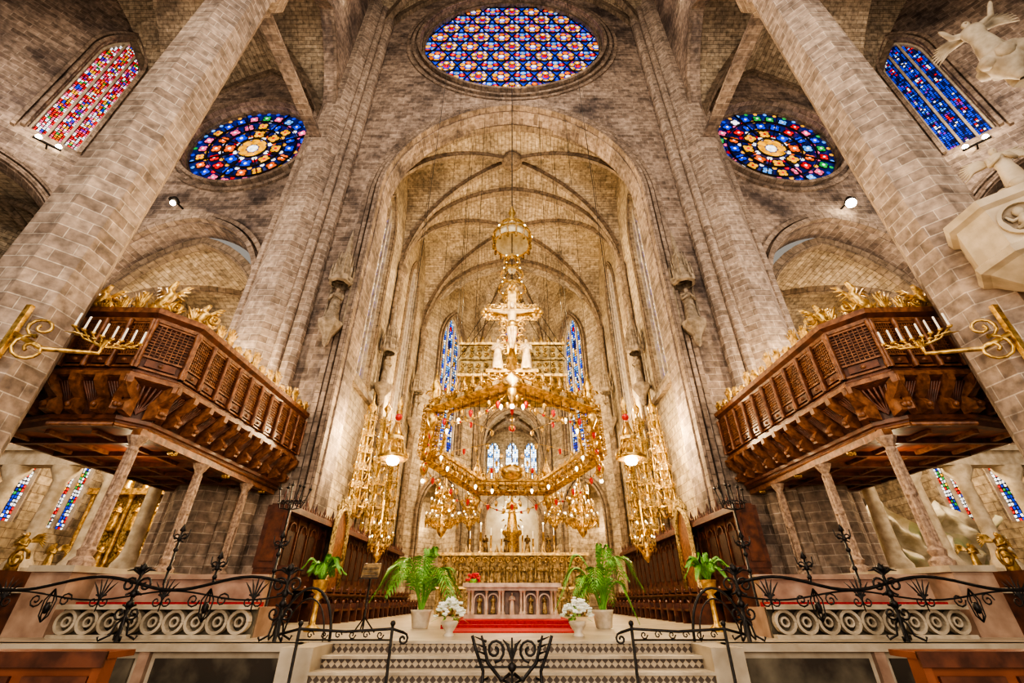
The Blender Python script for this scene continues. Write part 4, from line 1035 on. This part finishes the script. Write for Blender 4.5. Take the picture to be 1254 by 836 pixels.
for sd in(-1,1):
    w.tube([(sd*.02,y,-.72),(sd*.12,y,-.78),(sd*.28,y,-.62),(sd*.33,y,-.45),(sd*.36,y,-.36)],[.02,.022,.022,.018,.012],6,0)
    w.tube([(sd*.36,y,zf),(sd*.33,y,-.7),(sd*.42,y,-.5),(sd*.47,y,-.36)],.02,6,0)
    w.tube(scroll((sd*.2,y,-.5),X_,Z_,.12,1.5,-pi/2,16,-sd),.015,5,0)
    w.tube(scroll((sd*.1,y,-.9),X_,Z_,.12,1.5,pi/2,16,sd),.015,5,0)
    w.tube(scroll((sd*.27,y,-.85),X_,Z_,.09,1.4,pi/2,14,-sd),.013,5,0)
    w.tube([(0,y,-.6),(sd*.05,y,-.45),(sd*.11,y,-.40)],[.015,.02,.006],5,0)
    for q in range(4): w.tube([(sd*.3,y,-.6+.06*q),(sd*(.38+.02*q),y-.02,-.58+.07*q)],[.015,.004],4,0)
w.tube([(0,y,zf),(0,y,-.38)],[.022,.012],6,0); w.beam((-.42,y,-.66),(.42,y,-.66),.02,.02,0); w.sphere((0,y,-.66),.05,0,7,5)
w.obj('wrought_iron_gate_ornament',[IRON])
for s in(-1,1):
    w=MB(); a,b=sorted((s*3.75,s*7.5))
    w.box(a,b,4.95,5.3,-.47,-.42,0); w.box(a+.05,b-.05,5.0,5.05,-1.4,-.47,0); w.box(a,b,5.0,5.4,-1.1,-1.05,0)
    for x in(s*3.8,s*5.6,s*7.4): w.prism([(x-.04,4.95,-1.5),(x-.04,5.45,-1.5),(x-.04,5.4,-1.05),(x-.04,5.12,-1.0),(x-.04,5.1,-.47),(x-.04,4.95,-.47)],(.08,0,0),0)
    w.box(a,b,4.93,4.96,-.53,-.41,1)
    for k in range(5): w.box(a+.15+.72*k,a+.75+.72*k,4.97,5.0,-1.3,-.6,1)
    w.obj('wooden_pew',[PEW,WOOD])
# ------------------------------------------------------------------ pulpit & angels
PULP=simple('pulpit_stone',(.60,.49,.35),(.42,.33,.22),.6,0,3,.1)
w=MB(); c=V((9.55,6.0,-1.0))
def oct_(r,z,k): a=pi/8+k*pi/4; return c+V((r*.82*cos(a),r*.76*sin(a),z))
lv=[(.2,5.5),(.5,5.8),(.95,6.15),(1.1,6.2),(1.15,6.32),(1.05,6.38),(1.03,7.2),(1.15,7.26),(1.2,7.4),(1.0,7.42)]
for i in range(len(lv)-1):
    for k in range(8): w.face([oct_(*lv[i],k),oct_(*lv[i],k+1),oct_(*lv[i+1],k+1),oct_(*lv[i+1],k)],0)
for k in range(8):
    m_=(oct_(1.04,6.79,k)+oct_(1.04,6.79,k+1))/2; n_=(m_-c); n_.z=0; n_.normalize(); t_v=V((-n_.y,n_.x,0))
    if k not in(4,5): continue
    w.rib([m_+n_*.03+t_v*.26*cos(q*pi/10)+V((0,0,.32*sin(q*pi/10))) for q in range(21)],n_,.10,.06,0)
    w.disc(m_+n_*.015,.28,n_,2,14)
    p=m_+n_*.05; w.sphere(p+V((0,0,.12)),.09,1,8,6,(.9,.9,1.1)); w.tube([p+t_v*.02+V((0,0,.05)),p+V((0,0,-.08)),p+t_v*.08+V((0,0,-.22))],[.05,.10,.07],7,1)
    for q in(-1,1):
        w.tube([p+V((0,0,.0)),p+t_v*q*.12+V((0,0,-.03)),p+t_v*q*.17+V((0,0,.1))],[.04,.035,.02],5,1); w.tube([p+V((0,0,-.15)),p+t_v*q*.13+V((0,0,-.2))],[.06,.03],5,1)
w.face([oct_(1.0,7.4,k) for k in range(8)],0)
w.obj('stone_pulpit',[PULP,PALE,OLDST])
w=MB(); figure(w,9.35,5.4,6.43,1.15,-pi*.7,0,True,'pray')
for k in range(5): w.sphere((9.35+.2*cos(k*1.25),5.45+.2*sin(k*1.25),6.5),.12,0,8,5)
w.obj('angel_statue',[PULP])
w=MB(); figure(w,13.2,6.2,12.6,1.9,-pi*.75,0,True,'up'); w.lathe([(.05,-1),(.2,-.7),(.45,-.2),(.5,0)],(13.2,6.2,12.6),10,0)
for k in range(7): w.sphere((13.2+.35*cos(k),6.2+.35*sin(k),12.45),.22,0,8,5)
w.box(13.3,16.5,6.0,6.5,11.7,12.4,0); w.obj('angel_statue',[PALE])
for s in(-1,1):
    w=MB(); x,y,z=s*16.2,14.5,16.3
    w.beam((x,15.1,z+.25),(x,y,z+.2),.06,.06,1); w.sphere((x,y,z),.22 if s>0 else .12,0,10,7); w.lathe([(.05,.12),(.24,.16),(.12,.35),(.02,.37)],(x,y,z),10,1)
    w.obj('wall_spotlight',[BULB,IRON])
    w=MB(); x,y,z=s*9.5,11.2,30.5
    for q in(-.3,.3): w.lathe([(.02,-.14),(.1,-.1),(.12,0),(.1,.06)],(x,y+q,z),8,0)
    w.beam((x,y-.5,z+.1),(x,y+.5,z+.1),.1,.08,1); w.beam((s*9.9,y,z+.1),(x,y,z+.1),.06,.06,1)
    w.obj('clerestory_spotlight',[BULB,IRON])
    w=MB(); U=V((s*(P1[0]-P0[0]),P1[1]-P0[1],0)).normalized(); N=V((s*.74,.67,0)).normalized()
    p=V((s*P0[0],P0[1],18.5))+U*3.3-N*.4
    w.beam(p-U*.5,p+U*.5,.08,.08,1); w.beam(p,p+N*.4,.06,.06,1)
    for q in(-.35,.35): w.sphere(p+U*q+V((0,0,.14)),.12,0,8,5)
    w.obj('window_sill_spotlight',[BULB,IRON])
# ------------------------------------------------------------------ lights
def pl(name,loc,e,col=(1,.8,.55),r=.12):
    l=bpy.data.lights.new(name,'POINT'); l.energy=e; l.color=col; l.shadow_soft_size=r
    o=bpy.data.objects.new(name,l); o.location=loc; bpy.context.collection.objects.link(o)
def al_(name,loc,tgt,e,sx,sy,col):
    l=bpy.data.lights.new(name,'AREA'); l.shape='RECTANGLE'; l.size=sx; l.size_y=sy; l.energy=e; l.color=col
    o=bpy.data.objects.new(name,l); o.location=loc; o.rotation_euler=(V(tgt)-V(loc)).to_track_quat('-Z','Y').to_euler(); bpy.context.collection.objects.link(o)
W1=(1,.78,.50); W2=(1,.76,.44); CW=(1,.87,.74)
al_('nave_high_fill',(0,-5,16),(0,14,17),3000,14,8,CW)  # added fill: large unseen area light behind the camera, aimed east
al_('nave_low_fill',(0,-5,3),(0,14,5),1250,14,5,CW)  # second unseen area light behind the camera, added as low fill
pl('nave_vault_lamp',(0,9,26),1100,CW,.4)
for s in(-1,1):
    pl('tribune_uplight',(s*9.6,12.5,6.6),450,W1)
    pl('aisle_lamp',(s*15,10,11),1200,CW,.3)
    pl('outer_aisle_lamp',(s*20,9,19),900,CW,.3)
    pl('chapel_lamp',(s*15,17.3,5.6),900,W1,.2)
    pl('chapel_vault_lamp',(s*15,19,10.5),500,W1,.2)
    pl('chapel_front_fill',(s*13.8,13.2,3.6),220,W1,.2)  # fill added to brighten the column screen, no fixture modelled
    pl('under_tribune_lamp',(s*9.3,10.5,2.5),45,W2,.1)
    pl('chancel_side_lamp',(s*5.4,16.6,5.5),900,W2,.15)
    pl('chancel_wall_lamp',(s*5.4,22.5,9),950,W2,.15)
    pl('chancel_low_lamp',(s*3.5,17.5,3.6),260,W2,.15)
    pl('niche_lamp',(s*5.9,32.0,4.5),240,W2,.15)
    pl('hanging_lamp_light',(s*3.1,11.3,2.8),140,W1,.1)
    pl('stage_light',(s*4,6.5,4.5),180,W1,.2)
pl('chancel_vault_lamp',(0,18.5,16),2000,W2,.2); pl('apse_vault_lamp',(0,26.5,15),2000,W2,.2)
pl('apse_lamp',(0,29.5,8),900,W2,.2); pl('throne_lamp',(0,34.9,5.8),150,(1,.9,.7),.1); pl('trinity_lamp',(0,37.5,10.5),400,(1,.88,.68),.2)
pl('altar_lamp',(0,10.3,5.2),220,W1,.2); pl('baldachin_lamp',(0,9.5,7.5),250,W1,.2)
wd=bpy.data.worlds.new('World'); bpy.context.scene.world=wd; wd.use_nodes=True
bg=wd.node_tree.nodes['Background']; bg.inputs[0].default_value=(1,.90,.78,1); bg.inputs[1].default_value=.3
# ------------------------------------------------------------------ camera
cam=bpy.data.cameras.new('camera'); cam.sensor_width=36; cam.lens=36*533/1254; cam.clip_end=300
co=bpy.data.objects.new('camera',cam); co.location=(0,0,0); co.rotation_euler=(math.radians(90+30.7),0,0)
bpy.context.collection.objects.link(co); bpy.context.scene.camera=co
vs=bpy.context.scene.view_settings
vs.view_transform='AgX'
try: vs.look='AgX - High Contrast'
except Exception: pass
